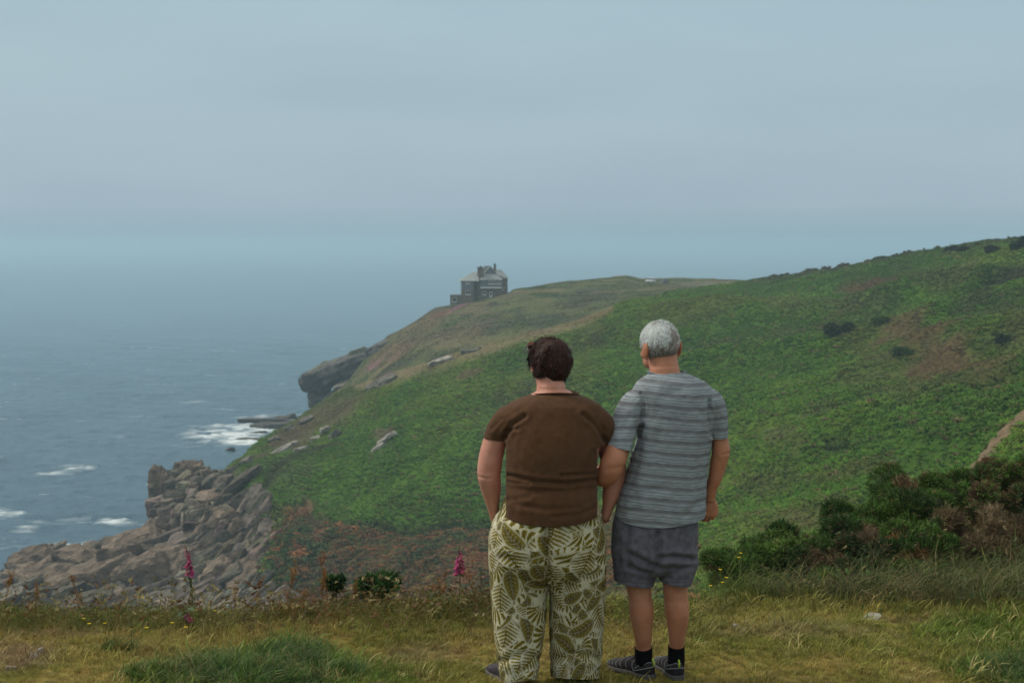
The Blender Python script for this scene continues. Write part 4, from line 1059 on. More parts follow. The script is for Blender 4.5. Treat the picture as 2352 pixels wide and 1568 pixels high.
# ------------------------------------------------------------------ the man
def build_man():
    f = Fig(6.86)
    root = empty('person', (float(f.pt(1517, 1560)[0]), 6.86, 0.0))
    tag(root, 'grey-haired man in a grey striped t-shirt, dark shorts and black socks, linking arms', 'person')
    base = np.array(root.location)
    def fin(me): put_co(me, get_co(me) - base)
    g = Geo()
    g.add(*f.loft([(852, 1500, 1560, 34, .02), (868, 1488, 1584, 42, .01), (890, 1470, 1616, 48, 0), (930, 1460, 1636, 58, 0), (980, 1468, 1634, 62, 0), (1040, 1456, 1622, 62, 0), (1100, 1446, 1610, 62, 0), (1150, 1434, 1608, 66, 0), (1200, 1424, 1596, 68, 0), (1260, 1420, 1590, 66, 0), (1300, 1430, 1580, 50, 0)]))
    g.add(*f.limb([(1527, 880, .01, 46, 40), (1526, 858, .015, 36, 37), (1524, 838, .03, 33.5, 36), (1520, 815, .045, 34, 37), (1516, 795, .05, 36, 38)]))
    hc = f.pt(1515, 790, .05); face = rad(28)
    head = [f.ball(1515, 783, .04, 41, 50, 44), f.ball(1514, 800, .065, 36, 42, 40), f.ball(1513, 828, .10, 26, 27, 22),
            f.ball(1513, 806, .165, 5, 9, 9), f.ball(1513, 799, .155, 4, 7, 13), f.ball(1513, 822, .148, 11, 6, 4), f.ball(1513, 836, .140, 12, 10, 8),
            f.ball(1500, 792, .146, 8, 5, 5), f.ball(1526, 792, .146, 8, 5, 5), f.ball(1500, 785, .144, 12, 6, 4), f.ball(1526, 785, .144, 12, 6, 4),
            f.ball(1494, 812, .118, 11, 12, 12), f.ball(1532, 812, .118, 11, 12, 12),
            f.ball(1471, 802, .030, 4.5, 12, 17), f.ball(1477, 816, .038, 4, 7, 8), f.ball(1563, 800, .032, 5, 13, 20), f.ball(1558, 816, .038, 5, 7, 9)]
    for V, Q, T in head: g.add(rot_about(V, hc, face), Q, T)
    # right arm hangs; left arm hooks round hers
    g.add(*f.limb([(1605, 922, 0, 24, 34), (1632, 930, 0, 24, 34), (1648, 964, 0, 24, 28), (1653, 1005, .0, 19, 22), (1656, 1034, .0, 20.5, 21), (1651, 1060, .01, 19.5, 20), (1643, 1095, .02, 16.5, 18), (1633, 1125, .035, 13, 15), (1630, 1148, .045, 12, 14)]))
    for V, Q, T in hand(f.pt(1632, 1146, .045), (.02, .05, -1), (.60, -.80, 0), .93, (34, 62, 42), side=1, spread=.10, thumb=(-.25, .9, -.35)): g.add(V, Q, T)
    g.add(*f.limb([(1490, 926, 0, 24, 34), (1455, 936, 0, 25, 34), (1434, 974, -.04, 26, 29), (1422, 1020, -.09, 26, 28), (1408, 1062, -.125, 28, 28), (1397, 1086, -.11, 26, 27), (1385, 1094, -.03, 22, 24), (1380, 1092, .08, 18, 19), (1378, 1086, .18, 13, 14), (1378, 1080, .25, 12, 12)]))
    for V, Q, T in hand(f.pt(1378, 1083, .25), (.15, 1, .1), (.2, -.1, 1), .96, (25, 35, 25), side=-1): g.add(V, Q, T)
    # legs
    g.add(*f.limb([(1458, 1240, 0, 38, 48), (1462, 1300, 0, 38, 44), (1467, 1345, .0, 29, 33), (1470, 1372, 0, 27.5, 33), (1473, 1400, -.005, 28.5, 35), (1475, 1428, 0, 25, 31), (1477, 1455, .005, 21, 25), (1478, 1485, .02, 18, 20), (1479, 1515, .03, 18, 19), (1478, 1545, .045, 18, 20)]))
    g.add(*f.limb([(1556, 1240, 0, 37, 48), (1560, 1300, 0, 38, 44), (1551, 1345, .0, 29, 33), (1553, 1372, 0, 27.5, 33), (1555, 1400, -.005, 28, 35), (1556, 1428, 0, 25, 31), (1555, 1455, .005, 20, 25), (1554, 1482, .02, 17, 20), (1553, 1512, .03, 17, 19), (1552, 1545, .045, 18, 20)]))
    me = remesh(g, .0034, 5)
    folds(me, f, [([(1658, 1044), (1676, 1040)], 3, .002), ([(1398, 1078), (1432, 1072)], 6, .003), ([(1618, 1142), (1644, 1142)], 2, .0008), ([(1500, 842), (1555, 840)], 3, .0012)], noise=.0006, nsc=(30, 30, 30))
    body = me
    # ---- t-shirt
    g = Geo()
    g.add(*f.loft([(848, 1505, 1562, 28, .02), (858, 1490, 1578, 40, .015), (868, 1474, 1602, 48, .01), (882, 1458, 1628, 55, 0), (905, 1450, 1642, 62, 0), (950, 1462, 1640, 68, 0), (1000, 1462, 1636, 72, 0), (1050, 1448, 1629, 74, 0), (1100, 1434, 1622, 76, 0), (1150, 1418, 1620, 79, 0), (1200, 1410, 1619, 81, 0), (1225, 1408, 1618, 81, 0), (1240, 1408, 1618, 80, 0)], e=2.4))
    g.add(*f.limb([(1498, 920, 0, 34, 46), (1466, 926, 0, 35, 46), (1445, 952, -.02, 33, 40), (1431, 985, -.05, 31, 36), (1422, 1024, -.09, 29, 34), (1416, 1050, -.105, 29, 34)]))
    g.add(*f.limb([(1598, 916, 0, 34, 46), (1626, 922, 0, 33, 46), (1644, 950, 0, 27, 36), (1651, 985, .0, 22, 30), (1653, 1010, .0, 20, 28), (1655, 1032, 0, 20, 28)]))
    me = remesh(g, .0046, 4)
    folds(me, f, [([(1477, 975), (1462, 1005), (1452, 1030)], 4, .014), ([(1474, 960), (1480, 930), (1472, 905)], 3.5, .006), ([(1633, 1000), (1628, 960), (1630, 920)], 4, .011), ([(1470, 985), (1465, 1050), (1445, 1120)], 9, .008),
                  ([(1510, 1000), (1505, 1080), (1490, 1160)], 10, .004), ([(1560, 960), (1566, 1050), (1560, 1140)], 11, .004), ([(1612, 1010), (1606, 1080), (1602, 1160)], 9, .006), ([(1440, 1150), (1480, 1130), (1530, 1120)], 9, .004),
                  ([(1425, 1180), (1470, 1170)], 7, .004), ([(1580, 1180), (1615, 1150)], 8, .004), ([(1445, 955), (1428, 990)], 6, .004), ([(1500, 880), (1530, 905), (1570, 890)], 12, .004), ([(1590, 930), (1615, 955)], 7, .004)], noise=.0017)
    V = get_co(me)
    band = V[:, 2] + .010 * np.sin((V[:, 0] - base[0]) * 9) + .03 * (V[:, 0] - base[0]) ** 2 + .0
    set_flt(me, 'band', band)
    def dzf(V):
        U, _ = proj(V); return (np.clip(np.abs(U - 1505) / 105., 0, 1.2) ** 2 * np.where(U > 1505, 12, 16)) * f.k
    V = get_co(me); dz = dzf(V); put_co(me, V - np.stack([0 * dz, 0 * dz, dz], 1))
    hz = float(f.pt(1505, 1212, -.16)[2]); cut(me, (0, 6.9, hz), (0, 0, -1), lambda c: c.z < hz + .15)
    V = get_co(me); dz = dzf(V); put_co(me, V + np.stack([0 * dz, 0 * dz, dz], 1))
    for (u, v, d, nx, lim) in ((1423, 1026, -.09, .24, lambda c: proj(np.array(c))[0] < 1452 and 1000 < proj(np.array(c))[1] < 1062 and c.x < float(f.pt(1449, 1030)[0])), (1653, 1005, 0, .05, lambda c: proj(np.array(c))[0] > 1636 and 985 < proj(np.array(c))[1] < 1050)):
        cut(me, tuple(f.pt(u, v, d)), Vector((-nx if u < 1500 else nx, 0, -1)).normalized(), lim)
    cut(me, (0, 6.86, float(f.pt(1527, 854)[2])), (0, 0, 1), None)
    tuck(body, me, ok=lambda U, v: (v > 860) & ((v > 876) | (U < 1492) | (U > 1566)) & (((U > 1458) & (U < 1612)) | (v < 985)) & ((v < 1120) | (U < 1600))); tee_shell = me.copy()
    me = thicken(me, .004); fin(me)
    tee = put_obj('t_shirt', me, m_stripe, root)
    th = np.arange(64) / 64 * 2 * np.pi; c = f.pt(1531, 856, .018) - base
    path = [c + np.array([math.cos(t) * 42 * f.k, math.sin(t) * 38 * f.k, .007 * math.cos(2 * t)]) for t in th]; path.append(path[0])
    Vt, Q, T = tube(np.array(path), [(.004, .009)] * 65, 8, cap=False)
    m_col = simple_mat("grey_rib", (.150, .175, .195), .95, .08, noise=.12, nscale=80)
    gc = Geo(); gc.add(Vt, Q); gc.obj('collar', m_col, tee)
    # ---- shorts
    g = Geo()
    g.add(*f.loft([(1160, 1420, 1606, 70, 0), (1195, 1408, 1604, 74, 0), (1230, 1404, 1603, 78, 0), (1262, 1403, 1601, 78, 0), (1290, 1406, 1600, 66, 0), (1312, 1412, 1594, 48, 0)]))
    g.add(*f.loft([(1250, 1406, 1512, 62, 0), (1290, 1406, 1510, 60, 0), (1325, 1410, 1505, 56, 0), (1350, 1412, 1500, 55, 0), (1385, 1414, 1496, 55, 0)]))
    g.add(*f.loft([(1250, 1502, 1601, 62, 0), (1290, 1510, 1600, 60, 0), (1325, 1513, 1592, 56, 0), (1350, 1516, 1580, 55, 0), (1385, 1518, 1574, 55, 0)]))
    me = remesh(g, .0042, 4)
    folds(me, f, [([(1512, 1225), (1510, 1262), (1510, 1300)], 7, .016), ([(1506, 1300), (1480, 1290), (1450, 1272)], 7, .012), ([(1500, 1312), (1470, 1310), (1446, 1300)], 5, .008), ([(1516, 1282), (1550, 1278), (1590, 1284)], 6, .016), ([(1520, 1300), (1560, 1308), (1588, 1300)], 6, .007),
                  ([(1440, 1210), (1436, 1260), (1450, 1300)], 7, .007), ([(1420, 1240), (1424, 1300)], 6, .005), ([(1575, 1215), (1572, 1262)], 6, .005), ([(1530, 1225), (1540, 1262)], 8, .004), ([(1415, 1335), (1460, 1340), (1500, 1342)], 2, .0018), ([(1518, 1338), (1578, 1338)], 2, .0018)], noise=.0022, nsc=(14, 14, 9))
    xm = float(f.pt(1508, 1330)[0])
    for (u, v, til, q) in ((1455, 1345, .14, -1), (1546, 1343, .15, 1)):
        cut(me, tuple(f.pt(u, v, -.09)), Vector((-til if q < 0 else -til * .9, 0, -1)).normalized(), lambda c, q=q: (c.x - xm) * q > 0 and c.z < float(f.pt(1508, 1315)[2]))
    tuck(me, tee_shell, .012, .05); tuck(body, me, .010, .06, ok=lambda U, v: (v > 1180) & ((U < 1594) | (v > 1262)) & (v < 1345)); bpy.data.meshes.remove(tee_shell)
    fin(body); put_obj('body', body, m_skin_m, root)
    me = thicken(me, .004); fin(me); put_obj('shorts', me, m_shorts, root)
    # ---- socks
    m_sock = simple_mat("black_sock", (.006, .006, .007), .95, .05, bump=.4, bscale=600)
    for pts in ([(1477.5, 1486, .02, 20.5, 22), (1478.5, 1500, .025, 20.5, 21), (1479, 1515, .03, 20.5, 21), (1478, 1530, .04, 20.5, 21), (1477, 1545, .05, 20, 22)],
                [(1553.5, 1482, .02, 19, 22), (1553.5, 1500, .025, 19.5, 21), (1553, 1515, .03, 20, 21), (1552, 1530, .04, 20, 21), (1551, 1545, .05, 20, 22)]):
        V, Q, T = f.limb(pts, 28); g = Geo(); g.add(V, Q, T); me = g.mesh('sock'); fin(me); put_obj('sock', me, m_sock, root)
    # ---- trail sandals
    m_up = simple_mat("dark_webbing", (.016, .013, .015), .75, .25, noise=.3, nscale=120, bump=.3, bscale=400)
    m_sl = simple_mat("grey_rubber_sole", (.085, .080, .080), .85, .2, noise=.2, nscale=60)
    make_shoe(f.pt(1499, 1561, -.02), rad(42), m_up, m_sl, root, base)
    make_shoe(f.pt(1559, 1566, -.04), rad(12), m_up, m_sl, root, base)
    # ---- hair: close-cropped
    rs = np.random.RandomState(8); hm = Geo()
    c0 = f.pt(1515, 782, .04); RAD = np.array([42.5, 51.5, 45.5])
    V, Q, T = f.ball(1515, 782, .04, *RAD, n=64)
    d = (V - c0) / RAD / f.k
    def hairline(d):
        nape = (d[:, 2] > -.86 + .10 * fbm(d * 5, 2, 14)) | (d[:, 1] > .3)
        face_ = ~((d[:, 1] > .62) & (d[:, 2] < .50)) & ~((d[:, 1] > .15) & (d[:, 2] < -.30))
        return nape & face_
    V = c0 + (V - c0) * (1 + .02 * fbm(d * 3, 3, 12))[:, None]
    low = sstep(-.3, -1.0, d[:, 2]) * (d[:, 1] < .3); V[:, 0] = c0[0] + (V[:, 0] - c0[0]) * (1 + .25 * low); V[:, 1] += .006 * low
    k = hairline(d); Q = Q[k[Q].all(1)]; T = T[k[T].all(1)]
    def hcol(d, n):
        w = sstep(.1, -.6, d[:, 2] + .25 * fbm(d * 4, 3, 15)); p = sstep(.25, .6, fbm(d * (3, 3, 3) + 1.3, 3, 16) + .75 * np.exp(-(((d[:, 0] - .22) / .28) ** 2 + ((d[:, 2] - .18) / .35) ** 2)))
        c = np.array((.60, .63, .62)) * np.ones((len(d), 1))
        c = c * (1 - .62 * p[:, None]) + np.array((.20, .125, .075)) * .62 * p[:, None]
        return c * (1 - .8 * w[:, None]) + np.array((.115, .080, .065)) * .8 * w[:, None]
    hm.add(rot_about(V, c0, face), Q, T, hcol(d, 0) * .8)
    n = 9000; z = rs.uniform(-1, 1, n); ph = rs.uniform(0, 2 * np.pi, n)
    dv = np.stack([np.sqrt(1 - z * z) * np.cos(ph), np.sqrt(1 - z * z) * np.sin(ph), z], 1); dv = dv[hairline(dv)]; n = len(dv)
    P = c0 + dv * RAD * f.k * (1 + .02 * fbm(dv * 3, 3, 12))[:, None] * .995
    low = sstep(-.3, -1.0, dv[:, 2]) * (dv[:, 1] < .3); P[:, 0] = c0[0] + (P[:, 0] - c0[0]) * (1 + .25 * low)
    fl = dv - np.array([.2, -.1, .95]); fl -= dv * (fl * dv).sum(1, keepdims=True); fl += rs.normal(0, .20, (n, 3)) + dv * .10
    fl /= np.linalg.norm(fl, axis=1, keepdims=True)
    cc = hcol(dv, n) * rs.uniform(.6, 1.35, (n, 1))
    Rm = np.array([[math.cos(face), math.sin(face), 0], [-math.sin(face), math.cos(face), 0], [0, 0, 1]])
    hair_tufts(hm, rot_about(P, c0, face), fl @ Rm, dv @ Rm, rs.uniform(.008, .016, n), .0022, cc, 4, .3, rs)
    me = hm.mesh('hair'); fin(me); put_obj('hair', me, m_hair, root)
    # ---- glasses
    m_fr = simple_mat("spectacle_frame", (.012, .010, .010), .3, .5)
    R2 = lambda P: rot_about(np.array(P), hc, face)
    g = Geo()
    for sg in (-1, 1):
        e = np.array([sg * 41 * f.k, 0, 0]); c = f.pt(1514, 790, .155)
        g.add(*tube(R2([c + e + np.array([0, .010, .0]), c + e + np.array([sg * .004, -.05, .002]), c + e + np.array([sg * .004, -.105, .002]), c + e + np.array([sg * .002, -.122, -.008]), c + e + np.array([sg * .0, -.132, -.022])]), .0022, 6))
        ring = [c + np.array([sg * .036 + math.cos(a) * .029, .012 + .006 * abs(math.cos(a)) * 0, math.sin(a) * .020 - .006]) for a in np.linspace(0, 2 * np.pi, 21)]
        g.add(*tube(R2(ring), .0017, 6, cap=False))
    g.add(*tube(R2([c + np.array([-.009, .012, .0]), c + np.array([0, .014, .003]), c + np.array([.009, .012, .0])]), .0017, 6))
    me = g.mesh('glasses'); fin(me); put_obj('glasses', me, m_fr, root)
    return root
build_woman()
build_man()
# ================================================================== BRACKEN AND TURF ON THE HILLSIDE
def frond_clump(rs, nf=15, leaf=.34):
    g = Geo()
    for k in range(nf):
        a = rs.uniform(0, 6.283); r = rs.uniform(.55, 1.05); h = rs.uniform(.35, .85); w = leaf * rs.uniform(.6, 1.1)
        d = np.array([math.cos(a), math.sin(a), 0]); s = np.array([-math.sin(a), math.cos(a), 0]); o = np.r_[rs.uniform(-.2, .2, 2), 0]
        pts = [(0.05, 0.05, .2), (.45, h * .8, 1.0), (.8, h, .8), (1.1, h * .72, .12)]
        V = []
        for t, z, ww in pts:
            tw = rs.uniform(-.12, .12)
            c = o + d * r * t + np.array([0, 0, z]); V += [c - s * w * ww * .5 + (0, 0, tw), c + s * w * ww * .5 - (0, 0, tw)]
        g.add(V, [(0, 1, 3, 2), (2, 3, 5, 4), (4, 5, 7, 6)])
    return g
m_fern = attr_mat("bracken_fronds", rough=.75, spec=.2, instancer=True, jitter=.16, nscale=.8, transl=.18)
rs = np.random.RandomState(21)
FERN = []
for k in range(6):
    me = frond_clump(rs, 24, .21).mesh("bracken_clump_%d" % k); me.materials.append(m_fern); FERN.append(me)

def scatter_land():
    rs = np.random.RandomState(5)
    A, B_, D_ = TP[:-1, :-1], TP[:-1, 1:], TP[1:, :-1]
    area = np.linalg.norm(np.cross(B_ - A, D_ - A), axis=-1)
    rw = TL[:-1, None] * np.ones((1, NU - 1)); uu = TU[:-1, :-1]
    dens = np.where((rw > .95) & (rw < 4.03), 4.2, 0)
    dens = np.where((rw > .1) & (rw <= .95) & (uu > 1500), 2.2, dens)
    dens = np.where((rw >= 4.03) & (rw < 7.0), 2.2, dens)
    dens *= np.where((rw > 4.1) & (uu > 1790), 0, 1)                     # the far side of the hill, out of sight
    dens *= np.clip(1 - 1.1 * TRW[:-1, :-1], .10 * sstep(380, 520, uu) * (rw < 4), 1)
    dens *= sstep(-440, -380, uu) * np.where(uu > 2620, .25, 1)
    grass = (polydist(uu, TV[:-1, :-1], [(700, 1130), (800, 1160), (960, 1170)]) < 70) & (rw < 3.0)
    pd = polydist(uu, TV[:-1, :-1], PATH_UV)
    dens *= np.where((pd < 10) & (rw < 3.4), 0, 1)
    w = (area * dens).ravel(); n = int(w.sum()); n = min(n, 380000)
    idx = rs.choice(w.size, n, p=w / w.sum()); i, j = np.unravel_index(idx, area.shape)
    a, b = rs.rand(n), rs.rand(n)
    P = TP[i, j] * ((1 - a) * (1 - b))[:, None] + TP[i, j + 1] * (a * (1 - b))[:, None] + TP[i + 1, j] * ((1 - a) * b)[:, None] + TP[i + 1, j + 1] * (a * b)[:, None]
    C = TC[i, j]
    R = TL[i]; U = TU[i, j]; V = TV[i, j]
    lum = C.mean(1)
    green = sstep(.9, 1.35, C[:, 1] / (C[:, 0] + .01))
    s = .30 + .26 * green * rs.uniform(.5, 1.1, n) + .10 * rs.rand(n)
    sky_ = (np.abs(R - 4.0) < .12) & (U > 1720); s = np.where(sky_ & (rs.rand(n) < .35), s * 1.7, s)
    low = (R > 4.03)
    s = np.where(low, s * .95, s)
    bank_ = (R < 1.97) & (U > 600) & (U < 1600); s = np.where(bank_, s * rs.uniform(1.1, 2.3, n), s)
    s *= np.clip(.75 + .5 * fbm(P / 7., 2, 301), .5, 1.3)
    sz = s * rs.uniform(.6, 1.05, n) * np.where(low, .85, 1)
    gr_ = np.where((TRW[i, j] > .4)[:, None], np.array((.09, .12, .035)), C); Cj = gr_ * 1.08 * rs.uniform(.84, 1.20, (n, 1)) * (1 + rs.normal(0, .10, (n, 3)))
    k = bank_ & (rs.rand(n) < .30); Cj[k] = np.array((.055, .085, .022)) * rs.uniform(.6, 1.4, (k.sum(), 1)); k = bank_ & (rs.rand(n) < .22); Cj[k] = np.array((.26, .11, .040)) * rs.uniform(.6, 1.3, (k.sum(), 1))
    # a sprinkling of last year's dead fronds and seed heads
    k = rs.rand(n) < .045; Cj[k] = np.array((.17, .125, .06)) * rs.uniform(.7, 1.3, (k.sum(), 1))
    rot = np.stack([rs.normal(0, .14, n), rs.normal(0, .14, n), rs.uniform(0, 6.283, n)], 1)
    P[:, 2] -= .08
    scatter("bracken", P, rot, np.stack([s, s, sz], 1), np.clip(Cj, .008, .9), FERN, rs.randint(0, len(FERN), n))
PATH_UV = [(2232, 1092), (2262, 1052), (2292, 1018), (2326, 980), (2366, 945), (2440, 890)]
def build_path():
    cs = np.array(PATH_UV, float); t = np.linspace(0, len(cs) - 1, 40); k = np.arange(len(cs))
    u = np.interp(t, k, cs[:, 0]); v = np.interp(t, k, cs[:, 1]); V = []
    for a, b in zip(u, v):
        for w in (-10, -5, 0, 5, 10):
            j = 3 * math.sin(a * .31) + 2 * math.sin(a * .83); p = place(a + (w + j * (abs(w) > 7)) * 1.15, b + w * .35, 30, 200); p[2] += .10 - .05 * (abs(w) == 5); V.append(p)
    m = simple_mat("trodden_earth", (.21, .145, .088), .95, .1, nscale=1.6, col2=(.10, .075, .040), bump=.6, bscale=6)
    tag(mobj("path", np.array(V), grid_faces(5, 40), m), kind='structure')
build_path()
scatter_land()

# ================================================================== ROCKS
def cube_pts(n):
    V, Q = [], []; idx = {}
    def vid(p):
        if p not in idx: idx[p] = len(V); V.append(p)
        return idx[p]
    for ax in range(3):
        for sgn in (0, n):
            for a in range(n):
                for b in range(n):
                    q = []
                    for da, db in ((0, 0), (1, 0), (1, 1), (0, 1)):
                        p = [0, 0, 0]; p[ax] = sgn; p[(ax + 1) % 3] = a + da; p[(ax + 2) % 3] = b + db; q.append(vid(tuple(p)))
                    Q.append(q if sgn else q[::-1])
    return np.array(V, float) / n * 2 - 1, np.array(Q)
CUBE = {n: cube_pts(n) for n in (5, 8, 12)}
def rock_piece(rs, size, n=8, k=7.0, rough=.16, cuts=5):
    V, Q = CUBE[n]
    p = V / (np.abs(V) ** k).sum(1, keepdims=True) ** (1 / k)
    for c in range(cuts):
        d = rs.normal(0, 1, 3); d /= np.linalg.norm(d); h = rs.uniform(.62, 1.05)
        q = p @ d - h; p = p - np.outer(np.clip(q, 0, None), d)
    p = p * (1 + rough * fbm(p * 1.5 + rs.uniform(0, 99), 3, 7))[:, None]
    p = p * np.array(size) / 2
    p[:, 2] += .05 * size[2] * np.round(fbm(p * (.3, .3, 1.2) + rs.uniform(0, 99), 2, 9) * 3)
    return p, Q
def rotm(ax, ay, az):
    return np.array(Matrix.Rotation(az, 3, 'Z') @ Matrix.Rotation(ay, 3, 'Y') @ Matrix.Rotation(ax, 3, 'X'))
m_rock = attr_mat("granite", rough=.92, spec=.15, jitter=.42, nscale=.7, bump=1.0, bscale=.9)
def build_cliffs():
    rs = np.random.RandomState(14)
    g = Geo(); cnt = 0
    crest = lambda u: np.interp(u, UCOL, LINES[4][0])
    tries = 0
    def lay(u, v, L, W, H, tilt, yaw, roll, shade, sink):
        L, W, H = L * 1.2, W * 1.25, H * 1.2; p = place(u, v, 150, 262); V, Q = rock_piece(rs, (L, W, H), 8, 12, .08, 8)
        R = rotm(rad(roll), rad(-tilt), rad(yaw))
        g.add(V @ R.T + p + np.array([0, 0, 1.6 + H * sink]), Q, None, np.array((.146, .122, .094)) * shade * (1 + rs.normal(0, .05, 3)))
    while cnt < 360 and tries < 5000:
        tries += 1
        u = rs.uniform(-90, 668); v = rs.uniform(1080, 1445)
        if v < crest(u) + 5: continue
        rk = np.interp(v, [1080, 1100, 1130, 1170, 1200, 1260, 1300, 1360, 1420], [455, 515, 560, 590, 605, 618, 610, 608, 640])
        if u > rk - 6 + rs.normal(0, 12): continue
        sh = rs.uniform(.45, 1.35); small = rs.rand() < .25; q = .5 if small else 1.0
        edge = .55 if v < crest(u) + 16 else 1.0
        if u > 350 and v < 1235 and u < 520:                       # squared blocks, split by upright joints
            lay(u, v, rs.uniform(2, 4) * q, rs.uniform(2, 4) * q, rs.uniform(2.2, 5.0) * q * edge, rs.normal(3, 5), rs.normal(12, 9), rs.normal(0, 5), sh, -.25)
        elif u > 470:                                              # ribs that run steeply up to the right
            lay(u, v, rs.uniform(3.5, 8) * q, rs.uniform(1.2, 2.4) * q, rs.uniform(1.0, 2.4) * q * edge, rs.normal(42, 8), rs.normal(14, 10), rs.normal(-10, 10), sh, -.3)
        else:                                                      # tilted ledges and the tumbled blocks between them
            if rs.rand() < .5: lay(u, v, rs.uniform(5, 12) * q * edge, rs.uniform(2.2, 4), rs.uniform(1.1, 2.2) * edge, rs.normal(20, 4), rs.normal(14, 7), rs.normal(-6, 6), sh, -.3)
            else: lay(u, v, rs.uniform(2, 4.5) * q, rs.uniform(2, 3.6) * q, rs.uniform(1.8, 4.2) * q * edge, rs.normal(14, 8), rs.normal(14, 12), rs.normal(0, 8), sh, -.3)
        cnt += 1
    # the upright buttress that stands over the water, split by vertical joints
    for (u, v, Y, w, d, h, tl) in [(374, 1150, 236, 3.6, 4.5, 8.4, 0), (398, 1140, 237, 3.4, 4.5, 8.6, 2), (422, 1128, 238, 2.8, 4, 7.4, 0), (446, 1120, 240, 3.6, 4, 7.2, -3), (470, 1135, 238, 4.2, 4, 5.4, 3), (455, 1175, 232, 4.4, 4, 6.0, 2),
                                   (500, 1130, 242, 4.4, 5, 4.6, 6), (400, 1205, 228, 5.2, 4, 3.6, 0), (352, 1215, 231, 2.6, 3.5, 3.6, 8), (430, 1215, 226, 4.6, 4, 3.4, 4), (478, 1208, 224, 3.2, 4, 6.5, -2), (520, 1190, 224, 3.4, 4, 5.5, 6), (560, 1185, 222, 4.2, 4, 4.6, 10),
                                   (478, 1290, 205, 4.4, 4, 5.6, 4), (425, 1320, 200, 5.0, 4, 5.4, 3), (330, 1330, 200, 6, 4, 4.4, 5), (270, 1300, 205, 5.6, 4, 4.5, -4), (90, 1300, 212, 7, 6, 4.2, 6), (60, 1325, 208, 6, 5, 4.4, 10), (190, 1290, 212, 6, 5, 3.8, 0), (540, 1240, 212, 4.5, 5, 8, 16), (585, 1255, 206, 4, 5, 8, 24), (505, 1260, 210, 5, 5, 7, 6), (385, 1265, 215, 9, 6, 4.5, 12), (300, 1270, 213, 10, 6, 4.5, 14), (230, 1325, 204, 9, 6, 4, 12), (360, 1320, 202, 8, 6, 5, 10), (520, 1330, 196, 6, 5, 5.5, 18), (585, 1340, 190, 6, 5, 5, 24), (140, 1340, 202, 9, 6, 4, 10)]:
        p = unproj(u, v, Y); V, Q = rock_piece(rs, (w * 1.3, d * 1.3, h * 1.25), 12, 7.0, .15, 8)
        R = rotm(rad(rs.normal(0, 4)), rad(rs.normal(-4, 4) - tl), rad(rs.normal(10, 12)))
        g.add(V @ R.T + p, Q, None, np.array((.165, .125, .092)) * rs.uniform(.75, 1.15))
    o = g.obj("sea_cliff", m_rock, smooth=False); tag(o, kind='structure')
build_cliffs()

